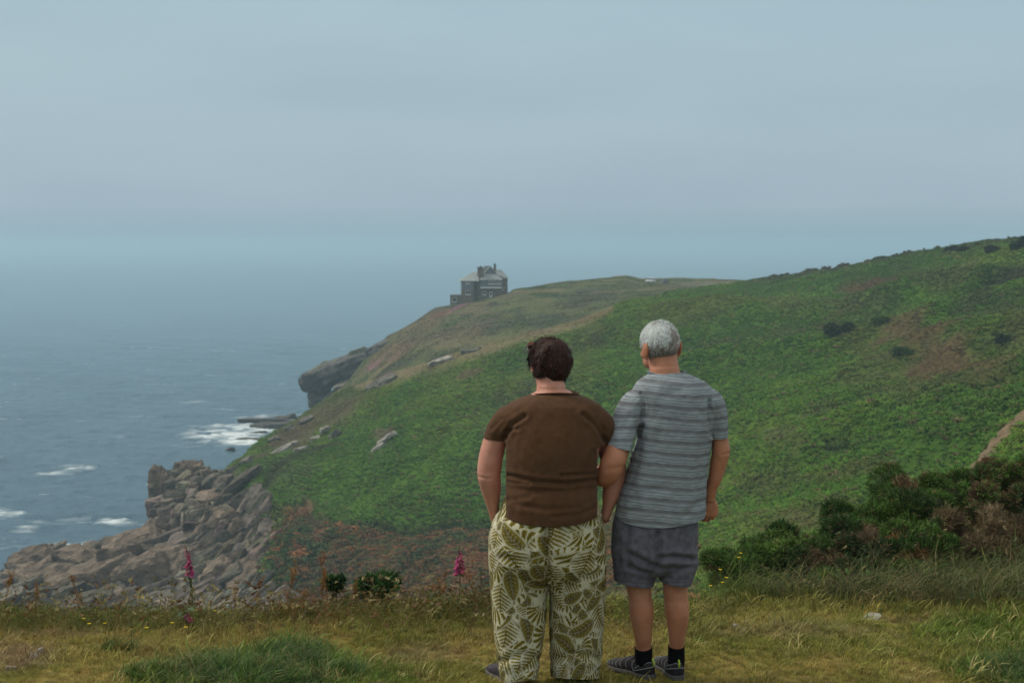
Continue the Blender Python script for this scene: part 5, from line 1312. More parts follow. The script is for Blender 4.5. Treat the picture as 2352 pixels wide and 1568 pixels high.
def build_outcrop():
    """the dark nose of rock that juts out over the sea below the house"""
    rs = np.random.RandomState(31); g = Geo()
    us = np.linspace(690, 892, 64)
    vt = pl(us, [(690, 876), (697, 856), (715, 848), (740, 832), (775, 822), (800, 812), (838, 803), (860, 790), (892, 776)])
    vb = pl(us, [(690, 890), (697, 897), (720, 901), (745, 897), (775, 880), (810, 862), (850, 842), (892, 808)])
    rings = []
    for u, a, b in zip(us, vt, vb):
        m = (a + b) / 2
        pr = [(b, 395.0), (m + (b - m) * .6, 391.5), (m, 390), (a + (m - a) * .45, 390.5), (a + 9, 392), (a + 4, 397), (a, 404), (a + 3, 412), (m, 416), (b + 4, 412), (b + 2, 402)]
        rings.append(np.stack([unproj(u, v, Y) for v, Y in pr]))
    n = len(rings[0]); V = np.concatenate(rings)
    V += (fbm(V * (.5, .3, .9), 4, 44) * .75)[:, None] * np.array([.3, -1, .5]) + (np.round(fbm(V * (.2, .1, 1.1), 2, 45) * 3) * .22)[:, None] * np.array([0, -1, 0])
    V = np.concatenate([V, rings[0].mean(0)[None], rings[-1].mean(0)[None]]); m = len(us)
    T = [(m * n, i, (i + 1) % n) for i in range(n)] + [(m * n + 1, (m - 1) * n + (i + 1) % n, (m - 1) * n + i) for i in range(n)]
    g.add(V, grid_faces(n, m, True)[:, ::-1], T, np.array((.092, .082, .074)) * (1 + .5 * fbm(V * (.4, .4, 1.2), 3, 46))[:, None])
    for j in range(46):                                   # broken blocks of its dark face and mossy top
        u = rs.uniform(697, 880); a, b = np.interp(u, us, vt), np.interp(u, us, vb); f = rs.rand()
        p = unproj(u, a + (b - a) * (.05 + .85 * f), 391 + 4 * rs.rand() + (4 if f < .2 else 0)); L = rs.uniform(2, 5.5)
        V, Q = rock_piece(rs, (L, 3, L * rs.uniform(.3, .6)), 8); R = rotm(rad(rs.normal(0, 6)), rad(-22 + rs.normal(0, 7)), rad(rs.normal(0, 14)))
        g.add(V @ R.T + p, Q, None, (np.array((.15, .15, .10)) if f < .22 else np.array((.085, .074, .066))) * rs.uniform(.7, 1.25))
    # the foot it stands on, and the pale slabs tumbled beside it
    for (u, v, Y, s, t, c) in [(738, 915, 398, (6.5, 9, 5), -8, .42), (752, 935, 396, (6, 8, 5), -18, .5), (730, 945, 397, (3.5, 6, 3), 0, .55), (770, 905, 393, (7, 5, 2.4), -28, .85), (790, 885, 390, (6, 5, 1.8), -26, 1.05), (812, 880, 388, (6, 5, 1.6), -24, 1.1), (765, 922, 388, (5, 4, 1.6), -30, 1.15),
                                   (790, 912, 380, (5, 4, 1.6), -30, 1.1), (822, 868, 390, (5, 4, 1.5), -26, 1.0), (850, 858, 390, (5, 4, 1.6), -24, .9), (745, 950, 385, (5, 5, 2.4), -25, .9), 
                                   (860, 835, 398, (5, 4, 1.6), -25, .85), (875, 812, 404, (4, 4, 2), -25, .7), (720, 962, 392, (4, 5, 2), -12, .7), (690, 972, 396, (6, 6, 1.8), -6, .75)]:
        p = unproj(u, v, Y); V, Q = rock_piece(rs, s, 8); R = rotm(rad(rs.normal(0, 6)), rad(t + rs.normal(0, 4)), rad(rs.normal(0, 15)))
        g.add(V @ R.T + p, Q, None, np.array((.215, .185, .150)) * c)
    o = g.obj("rock_outcrop", m_rock, smooth=False)
    tag(o, "dark overhanging nose of rock jutting out over the sea below the stone house", "rock outcrop")
build_outcrop()

def rock_thing(name, u, v, size, tilt, shade, label, cat, group=None, ymin=0, ymax=1e9, at=None, sea=False, rs=np.random.RandomState(2), sink=.2, n=8):
    p = place(u, v, ymin, ymax) if at is None else np.array(at, float)
    V, Q = rock_piece(rs, size, n); R = rotm(rad(rs.normal(0, 5)), rad(tilt), rad(rs.normal(10, 20)))
    me = fast_mesh(name, V @ R.T, Q, False); me.materials.append(m_rock)
    set_col(me, 'tint', np.tile(shade, (len(V), 1)) * (1 + .3 * fbm(V / max(size) * 5, 3, 3))[:, None])
    o = link(bpy.data.objects.new(name, me)); o.location = tuple(p + np.array([0, 0, -size[2] * sink + size[2] * .3]))
    return tag(o, label, cat, group)
PALE = (.27, .25, .215)
for (u, v, s, t, lab) in [
        (893, 1006, (2.6, 1.6, 1.0), -30, "highest of the pale stones in the bare scar on the green slope"),
        (878, 1018, (2.0, 1.4, .9), -30, "middle pale stone in the bare scar on the green slope"),
        (868, 1030, (2.4, 1.4, .9), -30, "lowest of the pale stones in the bare scar on the green slope"),
        (640, 1040, (4.6, 2.2, 1.3), -28, "long grey slab on the grassy rim above the foaming water"),
        (672, 1024, (2.2, 1.6, 1.5), -10, "upright grey block beside the long slab on the grassy rim"),
        (692, 1034, (2.8, 1.8, .9), -5, "low flat grey stone just right of the upright block on the rim"),
        (584, 1086, (2.2, 1.5, 1.0), -10, "small pale rock alone on the grass above the big cliff"),
        (748, 992, (2.2, 1.7, 1.6), -14, "dull grey rock on the upper slope among brown heath"),
        (770, 1003, (2.4, 1.6, 1.4), -40, "darker tilted rock on the upper slope among brown heath"),
        (1012, 832, (4.8, 2.6, 1.2), -14, "flat grey ledge set in the dry grass of the near ridge"),
        (668, 985, (2.4, 1.6, 1.2), -25, "brown rock high on the stony rim, nearest the long skerry"), (705, 968, (3.0, 2, 1.3), -20, "brown ledge on the stony rim under the overhanging outcrop"),
        (628, 1012, (2.2, 1.6, 1.1), -20, "small brown rock on the stony rim just above the lone black sea rock"), (560, 1062, (2.6, 1.8, 1.2), -24, "brown rock on the rim between the big cliff and the grassy slope"), (535, 1082, (2.2, 1.6, 1.4), -15, "brown rock where the grass meets the top of the big cliff"),
        (722, 1010, (1.8, 1.4, .9), -20, "tiny brown rock alone on the heath below the two dull grey ones"), (884, 878, (4.5, 3, 1.6), -25, "brown rock below the pink heather at the top of the near ridge"),
        (862, 886, (4.5, 3, 1.6), -28, "brown rock just left of the one below the pink heather"),
        (1080, 808, (3.6, 2.2, 1.6), -8, "dark squat rock on the dry grass ridge left of the woman")]:
    rock_thing("boulder", u, v, s, t, PALE if 'pale' in lab or 'grey' in lab else (.12, .11, .09), lab, "boulder", "boulders lying on the hillside")
for (u, v, Y, s, t, lab) in [
        (615, 968, 399, (16, 7, 1.6), -2, "long dark skerry reaching out from the headland into the foam"),
        (655, 965, 402, (10, 6, 2.2), -4, "blocky dark rock at the root of the long skerry"),
        (632, 982, 386, (13, 6, 2.0), -3, "humped dark skerry in the foam nearer than the long one"),
        (590, 995, 374, (5, 3, 1.0), -2, "small dark rock in the foam left of the humped skerry"),
        (578, 1009, 361, (9, 3, .8), -1, "thin low skerry just awash above the near slope"),
        (528, 1037, 343, (2.4, 2, 1.2), 0, "lone round black rock in open water off the slope")]:
    p = unproj(u, v, Y); p[2] = SEA_Z
    rock_thing("sea_rock", u, v, s, t, (.085, .075, .066), lab, "rock", "dark rocks in the water below the headland", at=p, sink=.1)
# ================================================================== THE HOUSE ON THE HEADLAND
def build_house():
    K = .0090                              # metres per pixel of the enlarged view it was measured on
    X = lambda zx: (zx - 1300) * K
    Z = lambda zy: (1200 - zy) * K
    o = unproj(1113.9, 683.7, 432.0)
    root = empty('stone_house', tuple(o)); root.rotation_euler = (0, 0, rad(4))
    tag(root, 'large stone and slate house with steep roofs standing alone on the headland', 'house')
    stone = simple_mat("brown_stone", (.20, .155, .115), .95, .1, nscale=1.6, col2=(.105, .080, .062), bump=.6, bscale=3)
    slate = simple_mat("hung_slate", (.165, .175, .190), .8, .2, nscale=1.2, col2=(.115, .122, .135), bump=.4, bscale=5)
    roofm = simple_mat("roof_slate", (.30, .32, .30), .7, .25, nscale=.8, col2=(.22, .235, .23), bump=.4, bscale=5)
    white = simple_mat("white_paint", (.62, .62, .60), .6, .3)
    glass = simple_mat("window_glass", (.030, .036, .042), .1, .6)
    dark = simple_mat("chimney_pot", (.11, .10, .10), .8, .2)
    def bx(name, x0, x1, y0, y1, z0, z1, mat, parent=root):
        V, Q = box((x0 + x1) / 2, (y0 + y1) / 2, (z0 + z1) / 2, x1 - x0, y1 - y0, z1 - z0)
        return mobj(name, V, Q, mat, parent, False)
    def poly(name, faces, mat, th=.18, parent=root):
        """roof sheets with thickness"""
        g = Geo()
        for f in faces:
            P = np.array(f, float); n = np.cross(P[1] - P[0], P[2] - P[0]); n /= np.linalg.norm(n)
            if n[2] < 0: n = -n
            k = len(P); V = np.concatenate([P + n * th * .5, P - n * th * .5])
            Q = [(i, (i + 1) % k, k + (i + 1) % k, k + i) for i in range(k)]
            T = [(0, i, i + 1) for i in range(1, k - 1)] + [(k, k + i + 1, k + i) for i in range(1, k - 1)]
            g.add(V, Q, T)
        return g.obj(name, mat, root if parent is None else parent, False)
    def window(x0, x1, z0, z1, y, lights=2, sill=True):
        w = bx('window', x0, x1, y - .05, y + .12, z0, z1, glass)
        g = Geo(); t = .09
        for k in range(lights + 1):
            xx = x0 + (x1 - x0) * k / lights; g.add(*box(xx, y - .07, (z0 + z1) / 2, t, .10, z1 - z0 + t))
        for zz in (z0, z1): g.add(*box((x0 + x1) / 2, y - .075, zz, x1 - x0 + t, .10, t))
        fr = g.obj('frame', white, w, False)
        if sill: bx('sill', x0 - .15, x1 + .15, y - .22, y, z0 - .20, z0 - .05, white, w)
        return w
    G0 = -4.0
    # walls
    bx('stone_wall', X(515), X(905), -1.5, 7, Z(1330) + G0 + 2, Z(940), stone)
    bx('slate_wall', X(512), X(908), -1.53, 7.03, Z(940), Z(640), slate)
    bx('stone_wall', X(905), X(1140), 1.2, 7, G0, Z(660), stone)
    bx('stone_wall', X(1140), X(1880), 0, 8, G0, Z(880), stone)
    bx('slate_wall', X(1137), X(1883), -.03, 8.03, Z(880), Z(615), slate)
    bx('stone_wall', X(1883), X(2080), 2.0, 8, G0, Z(560), stone)
    bx('annexe', X(135), X(515), 0, 5, Z(1480) - 2, Z(1115), stone)
    bx('annexe_coping', X(128), X(512), -.05, 5.05, Z(1115), Z(1100), slate)
    # left roof: hipped
    e0, e1, zr, ze = X(450), X(1085), Z(350), Z(632)
    poly('roof', [[(e0, -1.9, ze), (X(910), -1.9, ze), (X(905), 2.6, zr)], [(X(910), -1.9, ze), (e1, -1.9, ze - .1), (e1, 2.6, zr), (X(905), 2.6, zr)],
                  [(e0, -1.9, ze), (X(905), 2.6, zr), (e0, 7.4, ze)], [(e0, 7.4, ze), (X(905), 2.6, zr), (e1, 2.6, zr), (e1, 7.4, ze)]], roofm)
    # main roof: skirt, half-hipped gable above
    sk0, sk1 = Z(605), Z(405)
    poly('roof', [[(X(1110), -.5, sk0), (X(1900), -.5, sk0), (X(1690), 1.6, sk1), (X(1270), 1.6, sk1)],
                  [(X(1110), -.5, sk0), (X(1270), 1.6, sk1), (X(1270), 7, sk1), (X(1110), 8.5, sk0)], [(X(1900), -.5, sk0), (X(1900), 8.5, sk0), (X(1690), 7, sk1), (X(1690), 1.6, sk1)]], roofm)
    poly('roof', [[(X(1270), 1.4, sk1), (X(1500), 1.4, Z(140)), (X(1500), 7.5, Z(140)), (X(1270), 7.5, sk1)], [(X(1720), 1.4, sk1), (X(1720), 7.5, sk1), (X(1500), 7.5, Z(140)), (X(1500), 1.4, Z(140))],
                  [(X(1270), 5, Z(400)), (X(1310), 4.5, Z(128)), (X(1500), 4.5, Z(128)), (X(1500), 5, Z(400))]], roofm)
    g = Geo(); T = np.array([(X(1290), 1.5, sk1 - .02), (X(1500), 1.5, Z(165)), (X(1700), 1.5, sk1 - .02)]); T2 = T + (0, 5.8, 0)
    g.add(np.concatenate([T, T2]), [(0, 3, 4, 1), (1, 4, 5, 2), (0, 2, 5, 3)], [(0, 1, 2), (3, 5, 4)]); g.obj('gable', slate, root, False)
    # right roof
    poly('roof', [[(X(1660), 1.5, Z(400)), (X(1860), 1.5, Z(560)), (X(2120), 1.5, Z(555)), (X(1870), 4.5, Z(275)), (X(1690), 4.5, Z(275))],
                  [(X(2120), 1.5, Z(555)), (X(2120), 8.5, Z(555)), (X(1870), 4.5, Z(275))], [(X(2120), 8.5, Z(555)), (X(1660), 8.5, Z(555)), (X(1690), 4.5, Z(275)), (X(1870), 4.5, Z(275))]], roofm)
    # chimneys
    c = bx('chimney', X(1055), X(1262), .3, 2.2, G0, Z(185), stone)
    bx('chimney_cap', X(1040), X(1278), .15, 2.35, Z(185), Z(165), slate, c)
    g = Geo(); g.add(*tube([(X(1160), 1.2, Z(165)), (X(1160), 1.2, Z(120))], [.35, .22], 10)); g.obj('chimney_pot', dark, c)
    c = bx('chimney', X(1620), X(1700), 3.6, 4.5, Z(420), Z(105), stone)
    bx('chimney_cap', X(1610), X(1710), 3.5, 4.6, Z(105), Z(92), slate, c)
    g = Geo(); g.add(*tube([(X(1660), 4, Z(92)), (X(1660), 4, Z(60)), (X(1660), 4, Z(28))], [.26, .2, .08], 10)); g.obj('chimney_pot', dark, c)
    # windows, door, balcony band
    window(X(650), X(780), Z(718), Z(655), -1.53, 3); window(X(640), X(800), Z(1080), Z(950), -1.5, 2)
    window(X(1440), X(1665), Z(728), Z(640), -.03, 4); window(X(1225), X(1335), Z(1095), Z(985), 0, 2); window(X(1720), X(1850), Z(735), Z(660), -.03, 3)
    window(X(1915), X(1960), Z(960), Z(850), 2.0, 1, False)
    w = window(X(205), X(335), Z(1330), Z(1190), 0, 1)
    d = bx('door', X(1450), X(1545), -.08, .1, Z(1190), Z(1000), white); bx('pane', X(1470), X(1525), -.11, -.07, Z(1130), Z(1020), glass, d)
    bx('balcony', X(1145), X(1850), -1.1, -.03, Z(880), Z(840), white)
build_house()

# ================================================================== TWO PARKED CARS
def build_car(at, yaw, paint, label, L=4.1, W=1.75, H=1.48):
    root = empty('parked_car', tuple(at)); root.rotation_euler = (0, 0, yaw)
    tag(root, label, 'car', 'cars parked beyond the house')
    glass = bpy.data.materials.get("car_glass") or simple_mat("car_glass", (.02, .025, .03), .08, .6)
    tyre = bpy.data.materials.get("tyre_rubber") or simple_mat("tyre_rubber", (.02, .02, .02), .9, .1)
    rim = bpy.data.materials.get("wheel_rim") or simple_mat("wheel_rim", (.35, .35, .36), .4, .5, metallic=.6)
    red = bpy.data.materials.get("tail_lamp") or simple_mat("tail_lamp", (.35, .012, .010), .25, .5)
    lamp = bpy.data.materials.get("head_lamp") or simple_mat("head_lamp", (.65, .66, .68), .15, .6)
    y = np.linspace(-L / 2, L / 2, 22); t = (y + L / 2) / L            # rear at 0, nose at 1
    top = pch(t, [0, .04, .12, .35, .55, .72, .85, .97, 1], [.62, .92, .98, .98, .97, .90, .84, .66, .5])
    hw = pch(t, [0, .05, .3, .7, .93, 1], [.72, .84, .875, .875, .80, .62]); bot = .22
    rings = []; n = 20; th = np.arange(n) / n * 2 * np.pi
    for a, h, w in zip(y, top, hw):
        cz, rz = (h + bot) / 2, (h - bot) / 2
        rings.append(np.stack([np.sign(np.cos(th)) * np.abs(np.cos(th)) ** .45 * w, np.full(n, a), cz + np.sign(np.sin(th)) * np.abs(np.sin(th)) ** .5 * rz], 1))
    V = np.concatenate(rings + [rings[0].mean(0)[None], rings[-1].mean(0)[None]]); m = len(y)
    g = Geo(); g.add(V, grid_faces(n, m, True), [(m * n, (i + 1) % n, i) for i in range(n)] + [(m * n + 1, (m - 1) * n + i, (m - 1) * n + (i + 1) % n) for i in range(n)])
    g.obj('body', paint, root)
    def frustum(z0, z1, a0, a1, b0, b1, w0, w1):
        V = np.array([(-w0, a0, z0), (w0, a0, z0), (w0, a1, z0), (-w0, a1, z0), (-w1, b0, z1), (w1, b0, z1), (w1, b1, z1), (-w1, b1, z1)])
        return V, np.array([(0, 3, 2, 1), (4, 5, 6, 7), (0, 1, 5, 4), (1, 2, 6, 5), (2, 3, 7, 6), (3, 0, 4, 7)])
    V, Q = frustum(.92, 1.40, -L * .46, L * .20, -L * .38, L * .06, .80, .62); mobj('cabin_glass', V, Q, glass, root, False)
    V, Q = frustum(1.38, H, -L * .395, L * .07, -L * .36, L * .03, .645, .58); mobj('roof', V, Q, paint, root, False)
    for sx in (-1, 1):
        for b0, b1 in ((-.43, -.36), (-.12, -.10), (.185, .07)):
            V, Q, T = tube([(sx * .80, L * b0, .93), (sx * .63, L * b1, 1.40)], .035, 6); gg = Geo(); gg.add(V, Q, T); gg.obj('pillar', paint, root)
        for yy in (-L * .31, L * .31):
            w = empty('wheel'); w.parent = root; w.location = (sx * (W / 2 - .12), yy, .31)
            V, Q, T = tube([(-.1, 0, 0), (-.09, 0, 0), (.09, 0, 0), (.1, 0, 0)], [.27, .31, .31, .27], 20); gg = Geo(); gg.add(V, Q, T); gg.obj('tyre', tyre, w)
            V, Q, T = tube([(sx * .06, 0, 0), (sx * .108, 0, 0)], [.19, .17], 16); gg = Geo(); gg.add(V, Q, T); gg.obj('rim', rim, w)
        V, Q = box(sx * .62, -L / 2 + .06, .78, .26, .16, .24); mobj('tail_light', V, Q, red, root, False)
        V, Q = box(sx * .55, L / 2 - .14, .62, .30, .16, .15); mobj('headlight', V, Q, lamp, root, False)
    return root
m_white = simple_mat("white_car_paint", (.72, .70, .74), .25, .5)
m_blue = simple_mat("dark_blue_car_paint", (.045, .055, .085), .25, .5)
build_car(place(1493, 655, 440, 520) + np.array([0, 0, .35]), rad(62), m_white, 'white parked car on the headland right of the house', L=3.0, H=1.62)
build_car(place(1527.5, 656.5, 440, 520) + np.array([0, 0, .30]), rad(4), m_blue, 'dark blue parked car seen from behind on the headland')
# ================================================================== CLIFFTOP TURF, GRASSES AND FLOWERS
def gpoint(u, v, dz=0.0):
    """the turf point seen at photo pixel (u, v); just past the brow the plant stands on the nearest bit of slope"""
    ys = np.arange(4.5, 8.35, .02); p = unproj(u, np.full(len(ys), v), ys)
    hit = np.nonzero(p[:, 2] <= ground_z(p[:, 0], p[:, 1]))[0]
    q = p[hit[0]] if len(hit) else p[-1]
    q = q.copy(); q[2] = float(ground_z(q[0], q[1])) + dz; return q
TAN, OLIVE, TGREEN, EARTH, STRAW = (.315, .262, .070), (.215, .215, .042), (.098, .168, .024), (.27, .195, .105), (.40, .33, .125)
def turf_colour(P):
    U, V = proj(P); q = P * (1, 1, 0)
    C = np.ones((len(P), 3)) * np.array(TAN)
    n1, n2 = fbm(q * 1.6, 4, 211), fbm(q * 5.5, 3, 212)
    def mixin(C, c, w): return C * (1 - w[:, None]) + np.array(c) * w[:, None]
    C = mixin(C, OLIVE, sstep(-.25, .3, n1 + .4 * n2))
    def el(u, v, ru, rv): return sstep(1.2, .4, np.hypot((U - u) / ru, (V - v) / rv) - .45 * n1 - .3 * n2)
    for (u, v, ru, rv, c, k) in [(560, 1545, 330, 60, TGREEN, 1), (620, 1500, 150, 30, TGREEN, .8), (330, 1430, 320, 22, (.105, .125, .032), .8), (2290, 1450, 190, 45, TGREEN, .7), (2330, 1545, 150, 40, TGREEN, .8), (2000, 1560, 120, 30, OLIVE, .7),
                                 (1000, 1420, 160, 40, OLIVE, .7), (1120, 1390, 60, 22, TGREEN, .5), (700, 1450, 120, 16, OLIVE, .7), (1420, 1400, 60, 30, TGREEN, .5), (260, 1490, 70, 12, OLIVE, .7), (1900, 1400, 300, 16, OLIVE, .6), (1660, 1385, 80, 40, (.12, .13, .03), .6)]:
        C = mixin(C, c, k * el(u, v, ru, rv))
    for (u, v, ru, rv, k) in [(40, 1500, 130, 40, .9), (120, 1455, 160, 16, .6), (1830, 1450, 200, 16, .45), (1480, 1440, 90, 20, .5), (980, 1500, 130, 26, .45), (1270, 1490, 60, 60, .3), (2080, 1425, 80, 8, .5)]:
        C = mixin(C, EARTH, k * el(u, v, ru, rv))
    return np.clip(C, .01, .9)
def build_turf():
    xs = np.linspace(-9, 11, 400); ys = np.concatenate([np.linspace(-6, 4.5, 40), np.linspace(4.6, 14.5, 230)])
    X, Y = np.meshgrid(xs, ys); Z = ground_z(X, Y)
    P = np.stack([X, Y, Z], -1).reshape(-1, 3)
    P[:, 2] += .006 * fbm(P * (9, 9, 0), 3, 215)
    m = attr_mat("turf_ground", rough=.98, spec=.05, jitter=.35, nscale=22, bump=.8, bscale=45)
    o = mobj("clifftop_ground", P, grid_faces(len(xs), len(ys)), m)
    set_col(o.data, 'tint', turf_colour(P) * np.array((.62, .56, .62))); tag(o, kind='structure')
build_turf()

m_blade = attr_mat("grass_blades", rough=.6, spec=.25, instancer=True, jitter=.25, nscale=30, transl=.25)
def tuft(rs, n, h, spread, w, bend, seed_frac=0.0, seed_len=.05):
    g = Geo()
    for k in range(n):
        a = rs.uniform(0, 6.283); o = np.r_[rs.normal(0, spread, 2), 0]; hh = h * rs.uniform(.45, 1.15); b = bend * rs.uniform(.2, 1.3) * hh
        d = np.array([math.cos(a), math.sin(a), 0]); s = np.array([-math.sin(a + .6), math.cos(a + .6), 0]) * w * rs.uniform(.6, 1.2) / 2
        V = []
        for t, ww in ((0, 1), (.35, .95), (.7, .7), (1, .08)):
            c = o + d * b * t ** 2 + np.array([0, 0, hh * (t - .25 * bend * t ** 3)]); V += [c - s * ww, c + s * ww]
        g.add(V, [(0, 1, 3, 2), (2, 3, 5, 4), (4, 5, 7, 6)])
        if rs.rand() < seed_frac:
            tip = o + d * b + np.array([0, 0, hh * (1 - .25 * bend)]); dirv = d * .5 + np.array([0, 0, .7 - bend]); 
            for j in range(9):
                q = tip + dirv * seed_len * j / 8. - dirv * seed_len * .3 + rs.normal(0, .003, 3); r = .0042 * (1.2 - j / 10.)
                g.add(q + np.array([(r, 0, -r), (-r, r, 0), (0, -r, r * 1.6)]) * 1.3, None, [(0, 1, 2)])
    return g
def tufts_mesh(name, kinds, **k):
    out = []
    for i in range(kinds):
        me = tuft(np.random.RandomState(400 + i + len(name)), **k).mesh("%s_tuft_%d" % (name, i)); me.materials.append(m_blade); out.append(me)
    return out
def grow(name, P, h, col, src, rs, lean=.18, wide=None):
    n = len(P); s = h; w = s if wide is None else wide
    rot = np.stack([rs.normal(0, lean, n), rs.normal(0, lean, n), rs.uniform(0, 6.283, n)], 1)
    scatter(name, P, rot, np.stack([w, w, s], 1), np.clip(col, .006, .9), src, rs.randint(0, len(src), n))
def near_points(n, y0, y1, rs, half=.40, pad=.5):
    y = np.sqrt(rs.uniform(y0 ** 2, y1 ** 2, n)); x = rs.uniform(-1, 1, n) * (y * half + pad)
    return np.stack([x, y, ground_z(x, y)], 1)

def build_grass():
    rs = np.random.RandomState(60)
    # grazed turf
    src = tufts_mesh("turf", 6, n=17, h=.045, spread=.020, w=.0034, bend=.8)
    P = near_points(66000, 5.0, 9.6, rs, .42, 2.4); C = turf_colour(P); U, V = proj(P)
    gr = sstep(.8, 1.3, C[:, 1] / C[:, 0])
    h = (.42 + .42 * rs.rand(len(P)) + .9 * (rs.rand(len(P)) < .03)) * (1 + .7 * gr) * (.8 + .5 * np.clip(fbm(P * (1.8, 1.8, 0), 2, 219) + .3, 0, 1)) * (1 + .5 * sstep(8.0, 8.5, P[:, 1]))
    h *= np.where(np.hypot((U - 1495) / 130., (V - 1560) / 34.) < 1, .7, 1)
    C = C * rs.uniform(.62, 1.4, (len(P), 1)) * (1 + rs.normal(0, .07, (len(P), 3)))
    k = rs.rand(len(P)) < .10; C[k] = np.array(STRAW) * rs.uniform(.7, 1.2, (k.sum(), 1))
    grow("short_grass", P, h, C, src, rs)
    # lush clumps in the left foreground, and on the right
    src = tufts_mesh("lush", 5, n=20, h=.13, spread=.022, w=.0042, bend=1.0)
    P = near_points(24000, 5.6, 8.6, rs); U, V = proj(P); q = fbm(P * (2.4, 2.4, 0), 3, 231)
    d = np.minimum.reduce([np.hypot((U - 560) / 300., (V - 1560) / 55.), np.hypot((U - 660) / 110., (V - 1515) / 45.), np.hypot((U - 2320) / 170., (V - 1560) / 60.) + .25, np.hypot((U - 270) / 80., (V - 1495) / 14.) + .3])
    keep = (d - .35 * q + rs.rand(len(P)) * .35) < .95; P, d = P[keep], d[keep]
    C = np.array((.066, .128, .026)) * rs.uniform(.55, 1.4, (len(P), 1)) * (1 + rs.normal(0, .08, (len(P), 3)))
    k = rs.rand(len(P)) < .12; C[k] = np.array((.25, .21, .08)) * rs.uniform(.7, 1.2, (k.sum(), 1))
    grow("lush_grass", P, rs.uniform(.45, 1.0, len(P)) * np.clip(1.25 - .5 * d, .5, 1.1), C, src, rs)
    # longer, seeding grass along the edge
    src = tufts_mesh("edge", 6, n=11, h=.17, spread=.030, w=.0034, bend=.9, seed_frac=.3, seed_len=.035)
    P = near_points(36000, 7.4, 9.0, rs, .42, 2.4); U, V = proj(P)
    mid = sstep(600, 720, U) * sstep(1180, 1100, U)
    w = sstep(7.6, 8.1, P[:, 1] + .25 * fbm(P * (1.5, 1.5, 0), 3, 233)) * (P[:, 0] < 1.05)
    keep = rs.rand(len(P)) < w * .8; P, mid = P[keep], mid[keep]; n = len(P)
    C = np.array((.200, .180, .042)) * rs.uniform(.55, 1.45, (n, 1)) * (1 + rs.normal(0, .08, (n, 3)))
    k = rs.rand(n) < .35; C[k] = np.array((.105, .150, .030)) * rs.uniform(.6, 1.3, (k.sum(), 1))
    far = sstep(8.15, 8.5, P[:, 1]) * mid; k = rs.rand(n) < far * .65; C[k] = np.array((.15, .085, .034)) * rs.uniform(.5, 1.4, (k.sum(), 1))
    grow("edge_grass", P, rs.uniform(.20, .62, n) * (1 + .5 * far), C, src, rs)
    # rough, drooping grass in front of and under the gorse
    src = tufts_mesh("rough", 6, n=16, h=.34, spread=.045, w=.0042, bend=1.25, seed_frac=.12, seed_len=.05)
    P = near_points(24000, 8.0, 11.0, rs, .42, 2.2); U, V = proj(P); q = fbm(P * (1.6, 1.6, 0), 3, 235)
    front = pl(P[:, 0], [(1.0, 9.2), (1.25, 8.75), (1.6, 8.45), (2.2, 8.3), (3.0, 8.25), (4.5, 8.1)]) + .15 * q
    depth = pl(P[:, 0], [(1.0, .5), (1.6, 1.0), (2.6, 1.5), (4.5, 2.2)])
    keep = (P[:, 0] > 1.0) & (P[:, 1] > front) & (P[:, 1] < front + depth) & (rs.rand(len(P)) < .75); P = P[keep]; U = U[keep]; n = len(P)
    C = np.array((.085, .110, .030)) * rs.uniform(.4, 1.6, (n, 1)) * (1 + rs.normal(0, .08, (n, 3)))
    k = rs.rand(n) < .24; C[k] = np.array((.24, .185, .085)) * rs.uniform(.5, 1.2, (k.sum(), 1))
    yl = sstep(1790, 1690, U); C = C * (1 - yl[:, None]) + np.array((.12, .155, .032)) * rs.uniform(.6, 1.4, (n, 1)) * yl[:, None]
    grow("rough_grass", P, rs.uniform(.35, .95, n), C, src, rs, .25)
build_grass()
def build_stalks():
    rs = np.random.RandomState(66)
    # tall pale flowering stems that stand clear of the turf along the brow
    src = tufts_mesh("stalk", 6, n=3, h=.26, spread=.02, w=.0026, bend=.5, seed_frac=.9, seed_len=.06)
    x = rs.uniform(-5.6, .0, 900); y = rs.uniform(7.5, 8.35, 900); P = np.stack([x, y, ground_z(x, y)], 1)
    C = np.array((.23, .19, .075)) * rs.uniform(.5, 1.3, (900, 1)); k = rs.rand(900) < .3; C[k] = np.array((.16, .075, .035)) * rs.uniform(.6, 1.3, (k.sum(), 1))
    grow("seeding_grass", P, rs.uniform(.45, 1.05, 900), C, src, rs, .22)
    # last year's bracken and sorrel on the brow between the cliff and the couple
    src = tufts_mesh("dead", 6, n=12, h=.22, spread=.04, w=.0040, bend=.7, seed_frac=.6, seed_len=.06)
    n = 950; x = -.05 - 1.5 * rs.rand(n) ** 1.2; y = rs.uniform(7.95, 8.75, n); P = np.stack([x, y, ground_z(x, y)], 1)
    C = np.array((.185, .105, .036)) * rs.uniform(.5, 1.5, (n, 1)) * (1 + rs.normal(0, .1, (n, 3))); k = rs.rand(n) < .5; C[k] = np.array((.095, .125, .028)) * rs.uniform(.5, 1.4, (k.sum(), 1))
    k = rs.rand(n) < .15; C[k] = np.array((.22, .15, .055)) * rs.uniform(.6, 1.2, (k.sum(), 1))
    grow("dead_bracken", P, rs.uniform(.25, .95, n) * (.45 + .55 * sstep(-1.6, -.9, x)) * (.7 + .6 * fbm(P * (3, 3, 0), 2, 241)) , C, src, rs, .28)
build_stalks()

